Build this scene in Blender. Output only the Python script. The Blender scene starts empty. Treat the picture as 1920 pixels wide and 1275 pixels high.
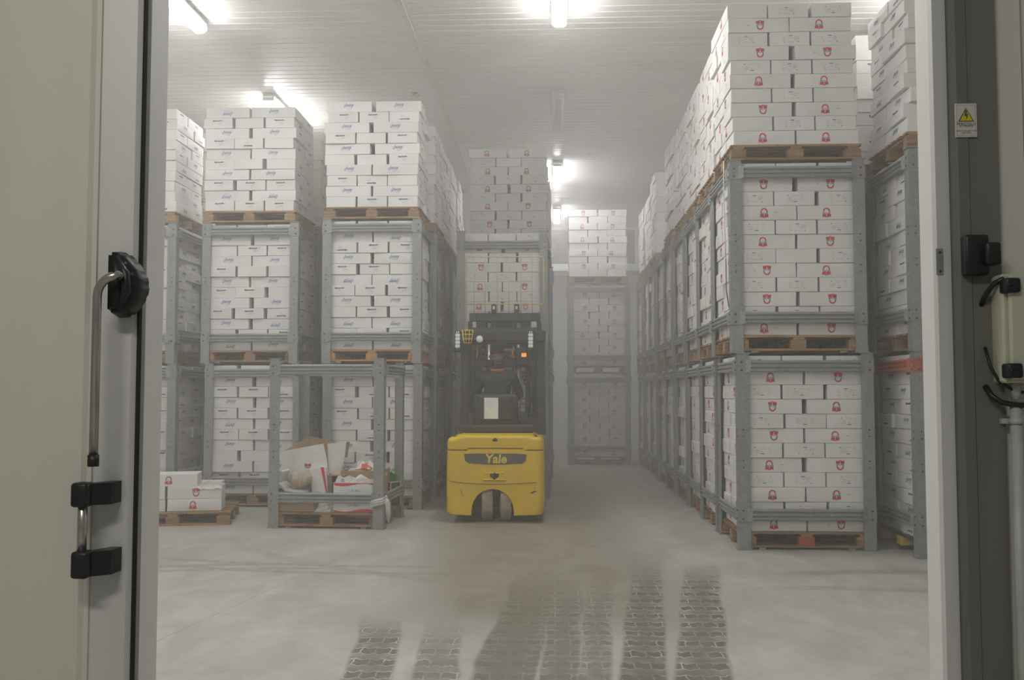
import bpy, bmesh, math, random
from mathutils import Vector, Matrix

R = math.radians
C = bpy.context.scene.collection
SC = bpy.context.scene
rnd = random.Random(11)

# ------------------------------------------------------------------ camera, world, exposure
CAM_H = 1.42
cam = bpy.data.objects.new('camera', bpy.data.cameras.new('camera'))
C.objects.link(cam)
cam.data.lens = 36.0 * 1800 / 1920
cam.data.sensor_width = 36.0
cam.data.clip_start = 0.05
cam.location = (0, 0, CAM_H)
cam.rotation_euler = (R(90 + 3.10), 0, R(2.54))
SC.camera = cam

W = bpy.data.worlds.new('world')
SC.world = W
W.use_nodes = True
W.node_tree.nodes['Background'].inputs[0].default_value = (1.0, 0.98, 0.92, 1)
W.node_tree.nodes['Background'].inputs[1].default_value = 0.14

# unseen fill light, added above and behind the camera to brighten the door front
al = bpy.data.lights.new('bay_fill_light', 'AREA')
al.shape = 'RECTANGLE'; al.size = 1.6; al.size_y = 0.3
al.energy = 60; al.color = (1.0, 0.97, 0.89)
alo = bpy.data.objects.new('bay_fill_light', al)
C.objects.link(alo)
alo.location = (-1.2, -0.6, 4.2)
alo.rotation_euler = (R(28), 0, 0)

SC.view_settings.view_transform = 'Standard'
SC.view_settings.look = 'None'
SC.view_settings.gamma = 1
SC.view_settings.use_curve_mapping = False
SC.view_settings.exposure = 0.0
LAMP = 62.0                      # radiance of the cold store's lamp covers
HAZE_NEAR, HAZE_FAR = 0.030, 0.088   # density of the cold mist per metre: thin by the door, a bank of it in the aisle

cy = SC.cycles
cy.max_bounces = 8
cy.diffuse_bounces = 4
cy.glossy_bounces = 3
cy.transmission_bounces = 4
cy.volume_bounces = 2
cy.use_adaptive_sampling = True
cy.adaptive_threshold = 0.02
cy.caustics_reflective = False
cy.caustics_refractive = False
cy.sample_clamp_indirect = 6.0


# ------------------------------------------------------------------ material helpers
class NT:
    def __init__(self, name):
        self.m = bpy.data.materials.new(name)
        self.m.use_nodes = True
        self.t = self.m.node_tree
        self.b = self.t.nodes['Principled BSDF']
        self.out = self.t.nodes['Material Output']

    def n(self, typ, **kw):
        x = self.t.nodes.new(typ)
        for k, v in kw.items():
            setattr(x, k, v)
        return x

    def link(self, a, b):
        self.t.links.new(a, b)

    def setin(self, sock, v):
        if isinstance(v, bpy.types.NodeSocket):
            self.link(v, sock)
        else:
            sock.default_value = v

    def math(self, op, a, b=None, c=None, clamp=False):
        x = self.n('ShaderNodeMath', operation=op, use_clamp=clamp)
        self.setin(x.inputs[0], a)
        if b is not None: self.setin(x.inputs[1], b)
        if c is not None: self.setin(x.inputs[2], c)
        return x.outputs[0]

    def sstep(self, x, lo, hi, a=0.0, b=1.0):
        m = self.n('ShaderNodeMapRange', interpolation_type='SMOOTHSTEP')
        self.setin(m.inputs['Value'], x)
        m.inputs['From Min'].default_value = lo
        m.inputs['From Max'].default_value = hi
        m.inputs['To Min'].default_value = a
        m.inputs['To Max'].default_value = b
        return m.outputs[0]

    def mix(self, f, a, b):
        x = self.n('ShaderNodeMix', data_type='RGBA')
        self.setin(x.inputs[0], f)
        self.setin(x.inputs[6], a)
        self.setin(x.inputs[7], b)
        return x.outputs[2]

    def noise(self, scale, detail=4, rough=0.55, vec=None, dist=0.0):
        x = self.n('ShaderNodeTexNoise')
        x.inputs['Scale'].default_value = scale
        x.inputs['Detail'].default_value = detail
        x.inputs['Roughness'].default_value = rough
        x.inputs['Distortion'].default_value = dist
        if vec is not None: self.link(vec, x.inputs['Vector'])
        return x.outputs['Fac']

    def coord(self, which='Object'):
        return self.n('ShaderNodeTexCoord').outputs[which]

    def scaled(self, vec, s):
        x = self.n('ShaderNodeMapping')
        self.link(vec, x.inputs['Vector'])
        x.inputs['Scale'].default_value = s
        return x.outputs[0]

    def bump(self, h, strength=0.2, dist=0.01):
        x = self.n('ShaderNodeBump')
        x.inputs['Strength'].default_value = strength
        x.inputs['Distance'].default_value = dist
        self.link(h, x.inputs['Height'])
        self.link(x.outputs[0], self.b.inputs['Normal'])

    def set(self, col=None, rough=None, metal=None):
        if col is not None: self.setin(self.b.inputs['Base Color'], col)
        if rough is not None: self.setin(self.b.inputs['Roughness'], rough)
        if metal is not None: self.b.inputs['Metallic'].default_value = metal
        return self.m


def c4(r, g, b): return (r, g, b, 1)


def mottled(name, c1, c2, scale=6, rough=0.6, metal=0.0, stretch=(1, 1, 1), rand=0.0, lo=0.35, hi=0.65, bump=0.0):
    """a plain surface of two close tones, blotched; rand = spread of tone from object to object"""
    t = NT(name)
    v = t.scaled(t.coord(), stretch)
    if rand:
        oi = t.n('ShaderNodeObjectInfo')
        add = t.n('ShaderNodeVectorMath', operation='ADD')
        mul = t.math('MULTIPLY', oi.outputs['Random'], 37.0)
        t.link(v, add.inputs[0]); t.link(mul, add.inputs[1])
        v = add.outputs[0]
    f = t.sstep(t.noise(scale, 5, 0.6, v), lo, hi)
    col = t.mix(f, c4(*c1), c4(*c2))
    if rand:
        k = t.math('MULTIPLY_ADD', oi.outputs['Random'], 2 * rand, 1 - rand)
        mm = t.n('ShaderNodeVectorMath', operation='SCALE')
        t.link(col, mm.inputs[0]); t.link(k, mm.inputs['Scale'])
        col = mm.outputs[0]
    if bump:
        t.bump(t.noise(scale * 6, 3, 0.6, v), bump, 0.004)
    return t.set(col, rough, metal)


def plain(name, c, rough=0.6, metal=0.0):
    return mottled(name, c, tuple(x * 0.88 for x in c), 9, rough, metal)


M = {}
M['carton'] = mottled('carton_white', (0.80, 0.79, 0.775), (0.74, 0.735, 0.72), 3.0, 0.55, rand=0.035)
M['kraft'] = mottled('kraft_board', (0.43, 0.30, 0.17), (0.36, 0.25, 0.14), 5, 0.8)
M['blue'] = plain('logo_blue', (0.09, 0.17, 0.42), 0.6)
M['paleblue'] = plain('logo_pale_blue', (0.28, 0.36, 0.55), 0.6)
M['red'] = plain('print_red', (0.62, 0.035, 0.035), 0.6)
M['ink'] = plain('ink_dark', (0.10, 0.10, 0.12), 0.7)
M['inkgrey'] = plain('ink_grey', (0.42, 0.42, 0.42), 0.7)
M['bandblue'] = plain('band_blue', (0.25, 0.30, 0.45), 0.6)
M['wood'] = mottled('pallet_wood', (0.37, 0.225, 0.105), (0.22, 0.135, 0.068), 5, 0.85, stretch=(1, 6, 6), rand=0.22, bump=0.3)
M['freshwood'] = mottled('pallet_wood_orange', (0.52, 0.27, 0.09), (0.42, 0.21, 0.07), 5, 0.8, stretch=(1, 6, 6), rand=0.1, bump=0.3)
M['redblock'] = plain('block_red', (0.42, 0.09, 0.05), 0.8)
M['greenwood'] = plain('pallet_green', (0.05, 0.09, 0.06), 0.7)
M['yellowblock'] = plain('block_yellow', (0.62, 0.45, 0.05), 0.7)
M['redpaint'] = plain('beam_red', (0.42, 0.11, 0.07), 0.6)


def galv(name, a, b):
    t = NT(name)
    v = t.coord()
    vo = t.n('ShaderNodeTexVoronoi')
    vo.inputs['Scale'].default_value = 45
    t.link(v, vo.inputs['Vector'])
    f = t.math('ADD', t.math('MULTIPLY', vo.outputs['Color'], 0.45), t.math('MULTIPLY', t.noise(7, 4, 0.6, v), 0.6), clamp=True)
    return t.set(t.mix(f, c4(*a), c4(*b)), 0.55, 0.35)


M['galv'] = galv('galvanised_steel', (0.19, 0.205, 0.205), (0.38, 0.40, 0.395))
M['bolt'] = plain('bolt_dark', (0.12, 0.125, 0.125), 0.5, 0.5)
M['white'] = mottled('white_sheet', (0.76, 0.76, 0.745), (0.72, 0.72, 0.70), 2, 0.35)
M['ceil'] = mottled('ceiling_sheet', (0.73, 0.725, 0.705), (0.69, 0.685, 0.665), 0.7, 0.30)
M['seam'] = plain('seam_trim', (0.70, 0.69, 0.66), 0.4)
M['jamb'] = mottled('jamb_sheet', (0.90, 0.895, 0.88), (0.87, 0.865, 0.845), 2, 0.5, stretch=(1, 1, 0.2))
M['doorpanel'] = mottled('door_panel', (0.70, 0.695, 0.615), (0.65, 0.645, 0.56), 1.5, 0.45, stretch=(1, 1, 0.15))
M['alu'] = mottled('anodised_profile', (0.70, 0.695, 0.675), (0.64, 0.635, 0.62), 2, 0.5, 0.15, stretch=(1, 1, 0.2))
M['dullalu'] = mottled('dull_profile', (0.21, 0.205, 0.185), (0.17, 0.168, 0.15), 2, 0.5, 0.2, stretch=(1, 1, 0.2))
M['black'] = plain('black_plastic', (0.018, 0.018, 0.02), 0.42)
M['rubber'] = plain('rubber_seal', (0.02, 0.02, 0.022), 0.8)
M['steel'] = plain('brushed_steel', (0.55, 0.53, 0.50), 0.28, 0.9)
M['yellow'] = mottled('lift_yellow', (0.72, 0.49, 0.006), (0.66, 0.44, 0.006), 2.5, 0.38)
M['lettergold'] = plain('letter_yellow', (0.78, 0.60, 0.08), 0.5)
M['plate'] = plain('plate_grey', (0.085, 0.08, 0.075), 0.5)
M['chassis'] = plain('chassis_black', (0.022, 0.022, 0.022), 0.55)
M['tyre'] = mottled('tyre_tan', (0.40, 0.33, 0.23), (0.30, 0.25, 0.18), 9, 0.85)
M['grilleyellow'] = plain('guard_cream', (0.72, 0.62, 0.30), 0.5)
M['basketyellow'] = plain('basket_yellow', (0.75, 0.50, 0.03), 0.5)
M['lens'] = plain('lens_white', (0.78, 0.80, 0.78), 0.25)
M['paper'] = plain('paper_white', (0.80, 0.80, 0.77), 0.7)
M['jacket'] = mottled('jacket_dark', (0.022, 0.024, 0.030), (0.03, 0.032, 0.038), 6, 0.9)
M['skin'] = plain('skin', (0.36, 0.20, 0.14), 0.55)
M['collar'] = plain('collar_red', (0.42, 0.10, 0.05), 0.8)
M['plastic'] = mottled('bag_plastic', (0.62, 0.61, 0.58), (0.45, 0.44, 0.42), 14, 0.35)
M['bundle'] = mottled('bagged_bundle', (0.62, 0.52, 0.38), (0.42, 0.34, 0.25), 7, 0.5, stretch=(4, 1, 1))
M['green'] = plain('box_green', (0.05, 0.26, 0.08), 0.5)
M['darkgreen'] = plain('box_dark_green', (0.03, 0.10, 0.045), 0.5)
M['orange'] = plain('print_orange', (0.72, 0.14, 0.03), 0.6)
M['ochre'] = plain('print_ochre', (0.66, 0.45, 0.10), 0.6)
M['boxgreen'] = mottled('box_pale_green', (0.56, 0.57, 0.44), (0.52, 0.53, 0.41), 2, 0.5)
M['pipe'] = plain('conduit_grey', (0.50, 0.51, 0.49), 0.45)
M['signwhite'] = plain('sign_white', (0.66, 0.64, 0.58), 0.5)
M['signyellow'] = plain('sign_yellow', (0.72, 0.60, 0.02), 0.5)
M['dark'] = plain('fan_dark', (0.05, 0.05, 0.055), 0.6)
M['brass'] = plain('brass', (0.5, 0.34, 0.12), 0.5, 0.3)
M['frame'] = plain('cooler_white', (0.66, 0.66, 0.65), 0.5)


def emitter(name, col, s):
    t = NT(name)
    e = t.n('ShaderNodeEmission')
    e.inputs[0].default_value = c4(*col)
    e.inputs[1].default_value = s
    t.link(e.outputs[0], t.out.inputs['Surface'])
    return t.m


M['lampglow'] = emitter('lamp_cover_lit', (1.0, 0.98, 0.945), LAMP)
M['lampoff'] = plain('lamp_cover_off', (0.74, 0.74, 0.72), 0.4)
M['beacon'] = emitter('tail_light', (1.0, 0.28, 0.05), 1.3)


# ------------------------------------------------------------------ mesh helpers
class MB:
    def __init__(self, *mats):
        self.v, self.f, self.mi, self.mats, self.sm = [], [], [], list(mats), []

    def slot(self, mat):
        if mat not in self.mats: self.mats.append(mat)
        return self.mats.index(mat)

    def add(self, vs, fs, mat=None, smooth=False):
        k = self.slot(mat) if mat is not None else 0
        o = len(self.v)
        self.v += [tuple(p) for p in vs]
        for f in fs:
            self.f.append([o + i for i in f]); self.mi.append(k); self.sm.append(smooth)
        return self

    def box(self, x0, x1, y0, y1, z0, z1, mat=None):
        p = [(x0, y0, z0), (x1, y0, z0), (x1, y1, z0), (x0, y1, z0), (x0, y0, z1), (x1, y0, z1), (x1, y1, z1), (x0, y1, z1)]
        return self.add(p, [(3, 2, 1, 0), (4, 5, 6, 7), (0, 1, 5, 4), (1, 2, 6, 5), (2, 3, 7, 6), (3, 0, 4, 7)], mat)

    def bbox(self, x0, x1, y0, y1, z0, z1, b, mat=None, seg=1):
        bm = bmesh.new()
        bmesh.ops.create_cube(bm, size=1)
        for q in bm.verts:
            q.co = (x0 + (q.co.x + .5) * (x1 - x0), y0 + (q.co.y + .5) * (y1 - y0), z0 + (q.co.z + .5) * (z1 - z0))
        bmesh.ops.bevel(bm, geom=bm.edges[:], offset=b, segments=seg, affect='EDGES', profile=0.5)
        return self.bm(bm, mat, seg > 1)

    def bm(self, bm, mat=None, smooth=False):
        bm.verts.index_update()
        self.add([q.co[:] for q in bm.verts], [[q.index for q in f.verts] for f in bm.faces], mat, smooth)
        bm.free()
        return self

    def tube(self, pts, r, n=8, mat=None, cap=True, smooth=True):
        pts = [Vector(p) for p in pts]
        rs = r if isinstance(r, (list, tuple)) else [r] * len(pts)
        d0 = (pts[1] - pts[0]).normalized()
        ref = Vector((0, 0, 1)) if abs(d0.z) < 0.9 else Vector((1, 0, 0))
        a = d0.cross(ref).normalized()
        vs = []
        for i, p in enumerate(pts):
            d = (pts[min(i + 1, len(pts) - 1)] - pts[max(i - 1, 0)]).normalized()
            a = (a - d * a.dot(d)).normalized()
            b = d.cross(a)
            for k in range(n):
                t = 2 * math.pi * k / n
                vs.append(p + (a * math.cos(t) + b * math.sin(t)) * rs[i])
        fs = []
        for i in range(len(pts) - 1):
            for k in range(n):
                fs.append((i * n + k, i * n + (k + 1) % n, (i + 1) * n + (k + 1) % n, (i + 1) * n + k))
        if cap:
            fs.append(tuple(range(n))[::-1]); fs.append(tuple((len(pts) - 1) * n + k for k in range(n)))
        return self.add(vs, fs, mat, smooth)

    def prism(self, poly, axis, a, b, mat=None):
        """poly of 2-D points, extruded along axis ('x','y','z') from a to b"""
        n = len(poly)
        def P(u, v, w):
            return {'x': (w, u, v), 'y': (u, w, v), 'z': (u, v, w)}[axis]
        vs = [P(u, v, a) for u, v in poly] + [P(u, v, b) for u, v in poly]
        fs = [tuple(range(n))[::-1], tuple(range(n, 2 * n))] + [(i, (i + 1) % n, n + (i + 1) % n, n + i) for i in range(n)]
        return self.add(vs, fs, mat)

    def disc(self, c, r, axis, n=16, mat=None):
        vs = []
        for k in range(n):
            t = 2 * math.pi * k / n
            u, v = r * math.cos(t), r * math.sin(t)
            vs.append({'x': (c[0], c[1] + u, c[2] + v), 'y': (c[0] + u, c[1], c[2] + v), 'z': (c[0] + u, c[1] + v, c[2])}[axis])
        return self.add(vs, [tuple(range(n))], mat)

    def cyl(self, p, q, r, n=14, mat=None):
        return self.tube([p, q], r, n, mat)

    def mesh(self, name):
        me = bpy.data.meshes.new(name)
        me.from_pydata(self.v, [], self.f)
        for m in (self.mats or [M['white']]):
            me.materials.append(m)
        me.polygons.foreach_set('material_index', self.mi)
        me.polygons.foreach_set('use_smooth', self.sm)
        bm = bmesh.new(); bm.from_mesh(me)
        bmesh.ops.recalc_face_normals(bm, faces=bm.faces)
        bm.to_mesh(me); bm.free()
        me.update()
        return me


def link(name, data, parent=None, loc=(0, 0, 0), rz=0.0, rot=None):
    o = bpy.data.objects.new(name, data)
    C.objects.link(o)
    o.location = loc
    o.rotation_euler = rot if rot else (0, 0, rz)
    if parent is not None: o.parent = parent
    return o


def obj(name, mb, parent=None, loc=(0, 0, 0), rz=0.0, rot=None):
    return link(name, mb.mesh(name), parent, loc, rz, rot)


def tag(o, label=None, cat=None, group=None, kind=None):
    if label: o['label'] = label
    if cat: o['category'] = cat
    if group: o['group'] = group
    if kind: o['kind'] = kind
    return o


def struct(name, mb, label=None, parent=None):
    o = obj(name, mb, parent)
    if parent is None: tag(o, label, None, None, 'structure')
    return o


def thing(name, label, cat, loc=(0, 0, 0), rz=0.0, group=None):
    return tag(link(name, None, None, loc, rz), label, cat, group)


def text_geo(s, size, shear=0.0, bold=0.0, res=2, extrude=0.0):
    """outline lettering as (verts2d, faces), centred on the origin"""
    cu = bpy.data.curves.new('lettering', 'FONT')
    cu.body = s; cu.size = size; cu.shear = shear; cu.offset = bold; cu.resolution_u = res
    cu.align_x = 'CENTER'; cu.align_y = 'CENTER'
    o = bpy.data.objects.new('lettering', cu)
    C.objects.link(o)
    dg = bpy.context.evaluated_depsgraph_get()
    me = o.evaluated_get(dg).to_mesh()
    vs = [(p.co.x, p.co.y) for p in me.vertices]
    fs = [list(p.vertices) for p in me.polygons]
    o.evaluated_get(dg).to_mesh_clear()
    bpy.data.objects.remove(o); bpy.data.curves.remove(cu)
    return vs, fs


# ------------------------------------------------------------------ room shell
X0, X1, Y0, Y1, ZC = -6.4, 6.4, 3.07, 24.4, 5.60
TH = 0.13                                    # thickness of the front wall
DL, DR = -1.330, 1.205                       # door opening


def floor_material():
    t = NT('frosted_concrete')
    v = t.coord('Object')
    sep = t.n('ShaderNodeSeparateXYZ')
    t.link(v, sep.inputs[0])
    x, y = sep.outputs[0], sep.outputs[1]
    wob = t.math('MULTIPLY', t.math('SUBTRACT', t.noise(1.3, 3, 0.5, v), 0.5), 0.10)
    fine = t.noise(9, 6, 0.65, v)
    streak = t.noise(1.0, 6, 0.62, t.scaled(v, (2.6, 1.5, 1)), 0.6)
    broad = t.noise(0.55, 5, 0.55, v)
    # frost over concrete: whiter near the doorway, scuffed thin further in
    nearf = t.sstep(y, 4.6, 8.5, 1.0, 0.0)
    frost = t.math('ADD', t.math('MULTIPLY', nearf, 0.45), t.math('MULTIPLY', t.sstep(streak, 0.30, 0.72), 0.55), clamp=True)
    frost = t.math('MULTIPLY', frost, t.sstep(broad, 0.2, 0.55, 0.65, 1.0))
    base = t.mix(frost, c4(0.36, 0.345, 0.305), c4(0.58, 0.575, 0.55))
    base = t.mix(t.math('MULTIPLY', t.sstep(fine, 0.45, 0.7), 0.18), base, c4(0.30, 0.285, 0.25))
    # tread print: lugs pressed clear of frost with ridges of it left between
    n1 = t.math('SUBTRACT', t.noise(13, 3, 0.6, v), 0.5)
    n2 = t.math('SUBTRACT', t.noise(17, 3, 0.6, t.scaled(v, (1.0, 1.3, 2.0))), 0.5)
    wave = t.math('MULTIPLY', t.math('SINE', t.math('MULTIPLY', x, 84.0)), 0.012)
    yy_ = t.math('ADD', t.math('MULTIPLY_ADD', n1, 0.060, y), wave)
    xx_ = t.math('MULTIPLY_ADD', n2, 0.040, x)
    hrow = t.math('ABSOLUTE', t.math('SUBTRACT', t.math('FRACT', t.math('DIVIDE', yy_, 0.112)), 0.5))
    hl = t.sstep(hrow, 0.425, 0.475)
    par = t.math('FRACT', t.math('DIVIDE', yy_, 0.224))
    dark_row = t.sstep(par, 0.49, 0.51)
    vcol = t.math('ABSOLUTE', t.math('SUBTRACT', t.math('FRACT', t.math('DIVIDE', xx_, 0.082)), 0.5))
    vl = t.math('MULTIPLY', t.sstep(vcol, 0.440, 0.478), dark_row)
    ridge = t.math('MULTIPLY', t.math('MAXIMUM', hl, vl), t.sstep(t.noise(5.0, 2, 0.5, v), 0.30, 0.48))
    lug = t.math('ADD', t.math('MULTIPLY', t.sstep(t.noise(11, 2, 0.5, v), 0.40, 0.66), 0.6), t.math('MULTIPLY', dark_row, -0.45), clamp=True)
    lug = t.math('ADD', lug, t.math('MULTIPLY', t.math('SUBTRACT', 1.0, dark_row), 0.35), clamp=True)
    clear = None
    print_ = None
    # x at the doorway (y 4.7), drift per metre, half width, fade from, fade to, strength, tread
    tracks = [(-0.925, -0.115, 0.125, 5.5, 6.3, 0.85, 1.0), (-0.585, -0.075, 0.120, 5.3, 6.2, 0.70, 1.0),
              (-0.26, 0.04, 0.165, 6.4, 8.2, 0.85, 0.25), (0.02, 0.03, 0.10, 6.2, 8.0, 0.85, 0.45), (0.19, 0.06, 0.085, 6.2, 8.0, 0.75, 0.7),
              (0.42, 0.10, 0.115, 6.8, 8.6, 0.95, 0.55), (0.70, 0.15, 0.135, 7.0, 8.4, 0.90, 0.75),
              (-2.05, -0.62, 0.10, 5.6, 6.6, 0.20, 0.6)]
    for x0, k, hw, fa, fb, st, tr in tracks:
        u = t.math('SUBTRACT', t.math('ADD', x, wob), t.math('MULTIPLY_ADD', y, k, x0 - 4.7 * k))
        au = t.math('ABSOLUTE', u)
        m = t.math('MULTIPLY', t.sstep(au, hw - 0.018, hw + 0.018, 1.0, 0.0), t.sstep(y, fa, fb, st, 0.0))
        edge = t.sstep(au, hw * 0.15, hw * 0.8, 0.35, 1.0)
        p = t.math('MULTIPLY', t.math('MULTIPLY', m, edge), tr)
        clear = m if clear is None else t.math('MAXIMUM', clear, m)
        print_ = p if print_ is None else t.math('MAXIMUM', print_, p)
    # the wide driven lane further in, from the doorway to the truck
    lane = t.math('SUBTRACT', t.math('ADD', x, t.math('MULTIPLY', wob, 4.0)), t.math('MULTIPLY_ADD', y, -0.055, 0.33))
    lane = t.math('MULTIPLY', t.sstep(t.math('ABSOLUTE', lane), 0.55, 1.35, 1.0, 0.0), t.sstep(y, 5.0, 6.6, 0.0, 1.0))
    lane = t.math('MULTIPLY', lane, t.sstep(streak, 0.30, 0.66, 0.55, 0.98))
    lane = t.math('MULTIPLY', lane, t.sstep(y, 11.0, 18.0, 1.0, 0.6))
    base = t.mix(lane, base, c4(0.235, 0.208, 0.158))
    # curved scuffs where trucks swing round to the stacks on the left
    arcs = None
    for cx, cy_, rad, hw, x_lo, x_hi, st in [(-1.3, 14.6, 6.75, 0.045, -3.3, -0.4, 0.8), (-1.3, 14.6, 7.05, 0.05, -3.2, -0.7, 0.75), (-1.9, 3.2, 4.75, 0.05, -3.6, -1.9, 0.85),
                                              (-1.9, 3.2, 4.55, 0.05, -3.3, -1.8, 0.8), (1.4, 12.4, 5.6, 0.07, -2.9, 0.2, 0.5), (2.6, 5.2, 2.6, 0.09, 1.9, 3.4, 0.85), (2.0, 4.4, 2.75, 0.07, 1.6, 3.3, 0.6)]:
        dx = t.math('SUBTRACT', x, cx); dy = t.math('SUBTRACT', y, cy_)
        rr = t.math('SQRT', t.math('ADD', t.math('MULTIPLY', dx, dx), t.math('MULTIPLY', dy, dy)))
        a = t.math('ABSOLUTE', t.math('SUBTRACT', t.math('ADD', rr, t.math('MULTIPLY', wob, 0.6)), rad))
        m = t.math('MULTIPLY', t.sstep(a, hw * 0.5, hw * 1.6, st, 0.0), t.math('MULTIPLY', t.sstep(x, x_lo - .3, x_lo + .2, 0.0, 1.0), t.sstep(x, x_hi - .3, x_hi + .3, 1.0, 0.0)))
        arcs = m if arcs is None else t.math('MAXIMUM', arcs, m)
    arcs = t.math('MULTIPLY', arcs, t.sstep(fine, 0.35, 0.6, 0.35, 1.0))
    base = t.mix(arcs, base, c4(0.27, 0.245, 0.20))
    clear = t.math('MULTIPLY', clear, t.sstep(fine, 0.25, 0.5, 0.75, 1.0))
    wet = t.mix(lug, c4(0.125, 0.108, 0.08), c4(0.33, 0.31, 0.26))
    wet2 = t.mix(t.math('MULTIPLY', print_, 0.0), c4(0.155, 0.135, 0.10), c4(0.3, 0.3, 0.3))
    pm = t.math('MINIMUM', t.math('MULTIPLY', print_, 1.4), 1.0)
    col = t.mix(clear, base, t.mix(pm, wet2, wet))
    col = t.mix(t.math('MULTIPLY', t.math('MULTIPLY', ridge, print_), 0.95), col, c4(0.70, 0.70, 0.685))
    # saw cut in the slab running off to the left
    cut = t.math('ABSOLUTE', t.math('SUBTRACT', x, t.math('MULTIPLY_ADD', y, 0.155, -3.12)))
    col = t.mix(t.sstep(cut, 0.002, 0.007, 0.45, 0.0), col, c4(0.2, 0.19, 0.17))
    t.bump(t.math('ADD', t.math('MULTIPLY', ridge, print_), t.math('MULTIPLY', fine, 0.25)), 0.35, 0.006)
    return t.set(col, t.math('MULTIPLY_ADD', clear, -0.15, 0.72))


M['floor'] = floor_material()

struct('floor', MB(M['floor']).box(-7.5, 7.5, -3, Y1 + .2, -0.15, 0), 'frosted grey concrete floor with dark tyre tracks')
struct('wall_left', MB(M['white']).box(X0 - .12, X0, Y0, Y1, 0, ZC), 'white insulated wall hidden behind the left stacks')
struct('wall_right', MB(M['white']).box(X1, X1 + .12, Y0, Y1, 0, ZC), 'white insulated wall hidden behind the right stacks')
struct('wall_back', MB(M['white']).box(X0 - .12, X1 + .12, Y1, Y1 + .12, 0, ZC), 'white insulated wall at the end of the aisle')
fw_ = MB(M['jamb'])
fw_.box(X0 - .12, DL, Y0, Y0 + TH, 0, ZC + .1)
fw_.box(DR, X1 + .12, Y0, Y0 + TH, 0, ZC + .1)
fw_.box(DL, DR, Y0, Y0 + TH, 3.7, ZC + .1)
struct('wall_front', fw_, 'insulated wall with the doorway seen from outside')

# ceiling of ribbed sheets, ribs running across the room, two runs meeting at a long seam
ceil_ = struct('ceiling', MB(M['ceil']).box(X0 - .12, X1 + .12, Y0, Y1 + .12, ZC + .03, ZC + .12), 'white ribbed insulated ceiling')
SEAM_X = -1.63


def ribbed(w, x0, x1):
    prof = []
    n = 7
    p = w / n
    for i in range(n):
        a = i * p + (0.004 if i == 0 else 0)
        prof += [(a, 0.0), (a + p * .86, 0.0), (a + p * .89, 0.008), (a + p * .97, 0.008), (a + p * .995, 0.0)]
    prof.append((w - .004, 0.0))
    mb = MB(M['ceil'])
    poly = prof + [(w - .004, .028), (.004, .028)]
    mb.prism(poly, 'x', x0, x1)
    return mb.mesh('ceiling_panel')


PW = 1.12
pl, pr = ribbed(PW, X0, SEAM_X - .01), ribbed(PW, SEAM_X + .01, X1)
k = 0
yy = Y0 + TH
while yy < Y1 - .05:
    for me in (pl, pr):
        link('ceiling_panel', me, ceil_, (0, yy, ZC))
    yy += PW
mb = MB(M['seam'])
mb.box(SEAM_X - .055, SEAM_X + .055, Y0 + TH, Y1, ZC - .008, ZC + .01)
mb.box(SEAM_X - .012, SEAM_X + .012, Y0 + TH, Y1, ZC - .02, ZC - .008)
obj('seam_strip', mb, ceil_)


# ------------------------------------------------------------------ door leaf, frame, hardware on the wall
yl = 2.90
leaf = MB(M['doorpanel'])
leaf.prism([(-3.6, yl), (-1.452, yl), (-1.44, yl + .012), (-1.425, yl + .012), (-1.425, 3.035), (-3.6, 3.035)], 'z', 0.03, 3.9, M['doorpanel'])
door = struct('door_1', leaf, 'pale greenish insulated sliding door pushed open to the left')
e = MB(M['alu'])
e.prism([(-1.425, yl + .022), (-1.318, yl + .03), (-1.302, yl + .045), (-1.338, 3.035), (-1.425, 3.035)], 'z', 0.03, 3.9)
obj('edge_profile', e, door)
g = MB(M['rubber'])
g.prism([(-1.304, yl + .040), (-1.296, yl + .036), (-1.293, yl + .050), (-1.306, yl + .060)], 'z', 0.03, 3.9)
obj('rubber_seal', g, door)

# housing and lever
def pxz(u, v, y): # position on a plane y through a pixel of the photograph
    yaw, pit = R(2.54), R(3.10)
    fwv = Vector((-math.sin(yaw) * math.cos(pit), math.cos(yaw) * math.cos(pit), math.sin(pit)))
    rtv = Vector((math.cos(yaw), math.sin(yaw), 0)); upv = rtv.cross(fwv)
    d = fwv + rtv * ((u - 960) / 1800) - upv * ((v - 637.5) / 1800)
    return (d.x * y / d.y, CAM_H + d.z * y / d.y)


hx, hz = pxz(232, 530, 2.88)
hb = bmesh.new()
prof = [(-.040, .105), (.0, .098), (.030, .070), (.058, .030), (.068, -.005), (.062, -.045), (.035, -.085), (.015, -.105), (-.040, -.108)]
lo = [hb.verts.new((hx + a, yl + .028, hz + b)) for a, b in prof]
hi = [hb.verts.new((hx + a * .82, yl - .065, hz + b * .86)) for a, b in prof]
n_ = len(prof)
hb.faces.new(lo); hb.faces.new(hi[::-1])
for i in range(n_):
    hb.faces.new((lo[i], lo[(i + 1) % n_], hi[(i + 1) % n_], hi[i]))
bmesh.ops.bevel(hb, geom=hb.edges[:], offset=.011, segments=2, affect='EDGES')
housing = obj('handle_housing', MB(M['black']).bm(hb, M['black'], True), door)
rb = MB(M['black'])
rb.tube([(hx + .0, yl - .066, hz + .07), (hx + .03, yl - .075, hz + .02), (hx + .035, yl - .075, hz - .03), (hx + .01, yl - .066, hz - .085)], [.006, .014, .014, .006], 8)
obj('housing_rib', rb, door)
lx, lz = pxz(178, 860, 2.80)
lv = MB(M['steel'])
yb = 2.79
pts = [(hx + .005, yl - .05, hz + .012)]
for a in range(0, 91, 15):
    pts.append((lx + .062 - .062 * math.sin(R(a)) , yb, hz + .012 - .062 + .062 * math.cos(R(a))))
pts.append((lx, yb, lz))
lv.tube(pts, .0135, 10)
lever = obj('lever', lv, door)
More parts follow.
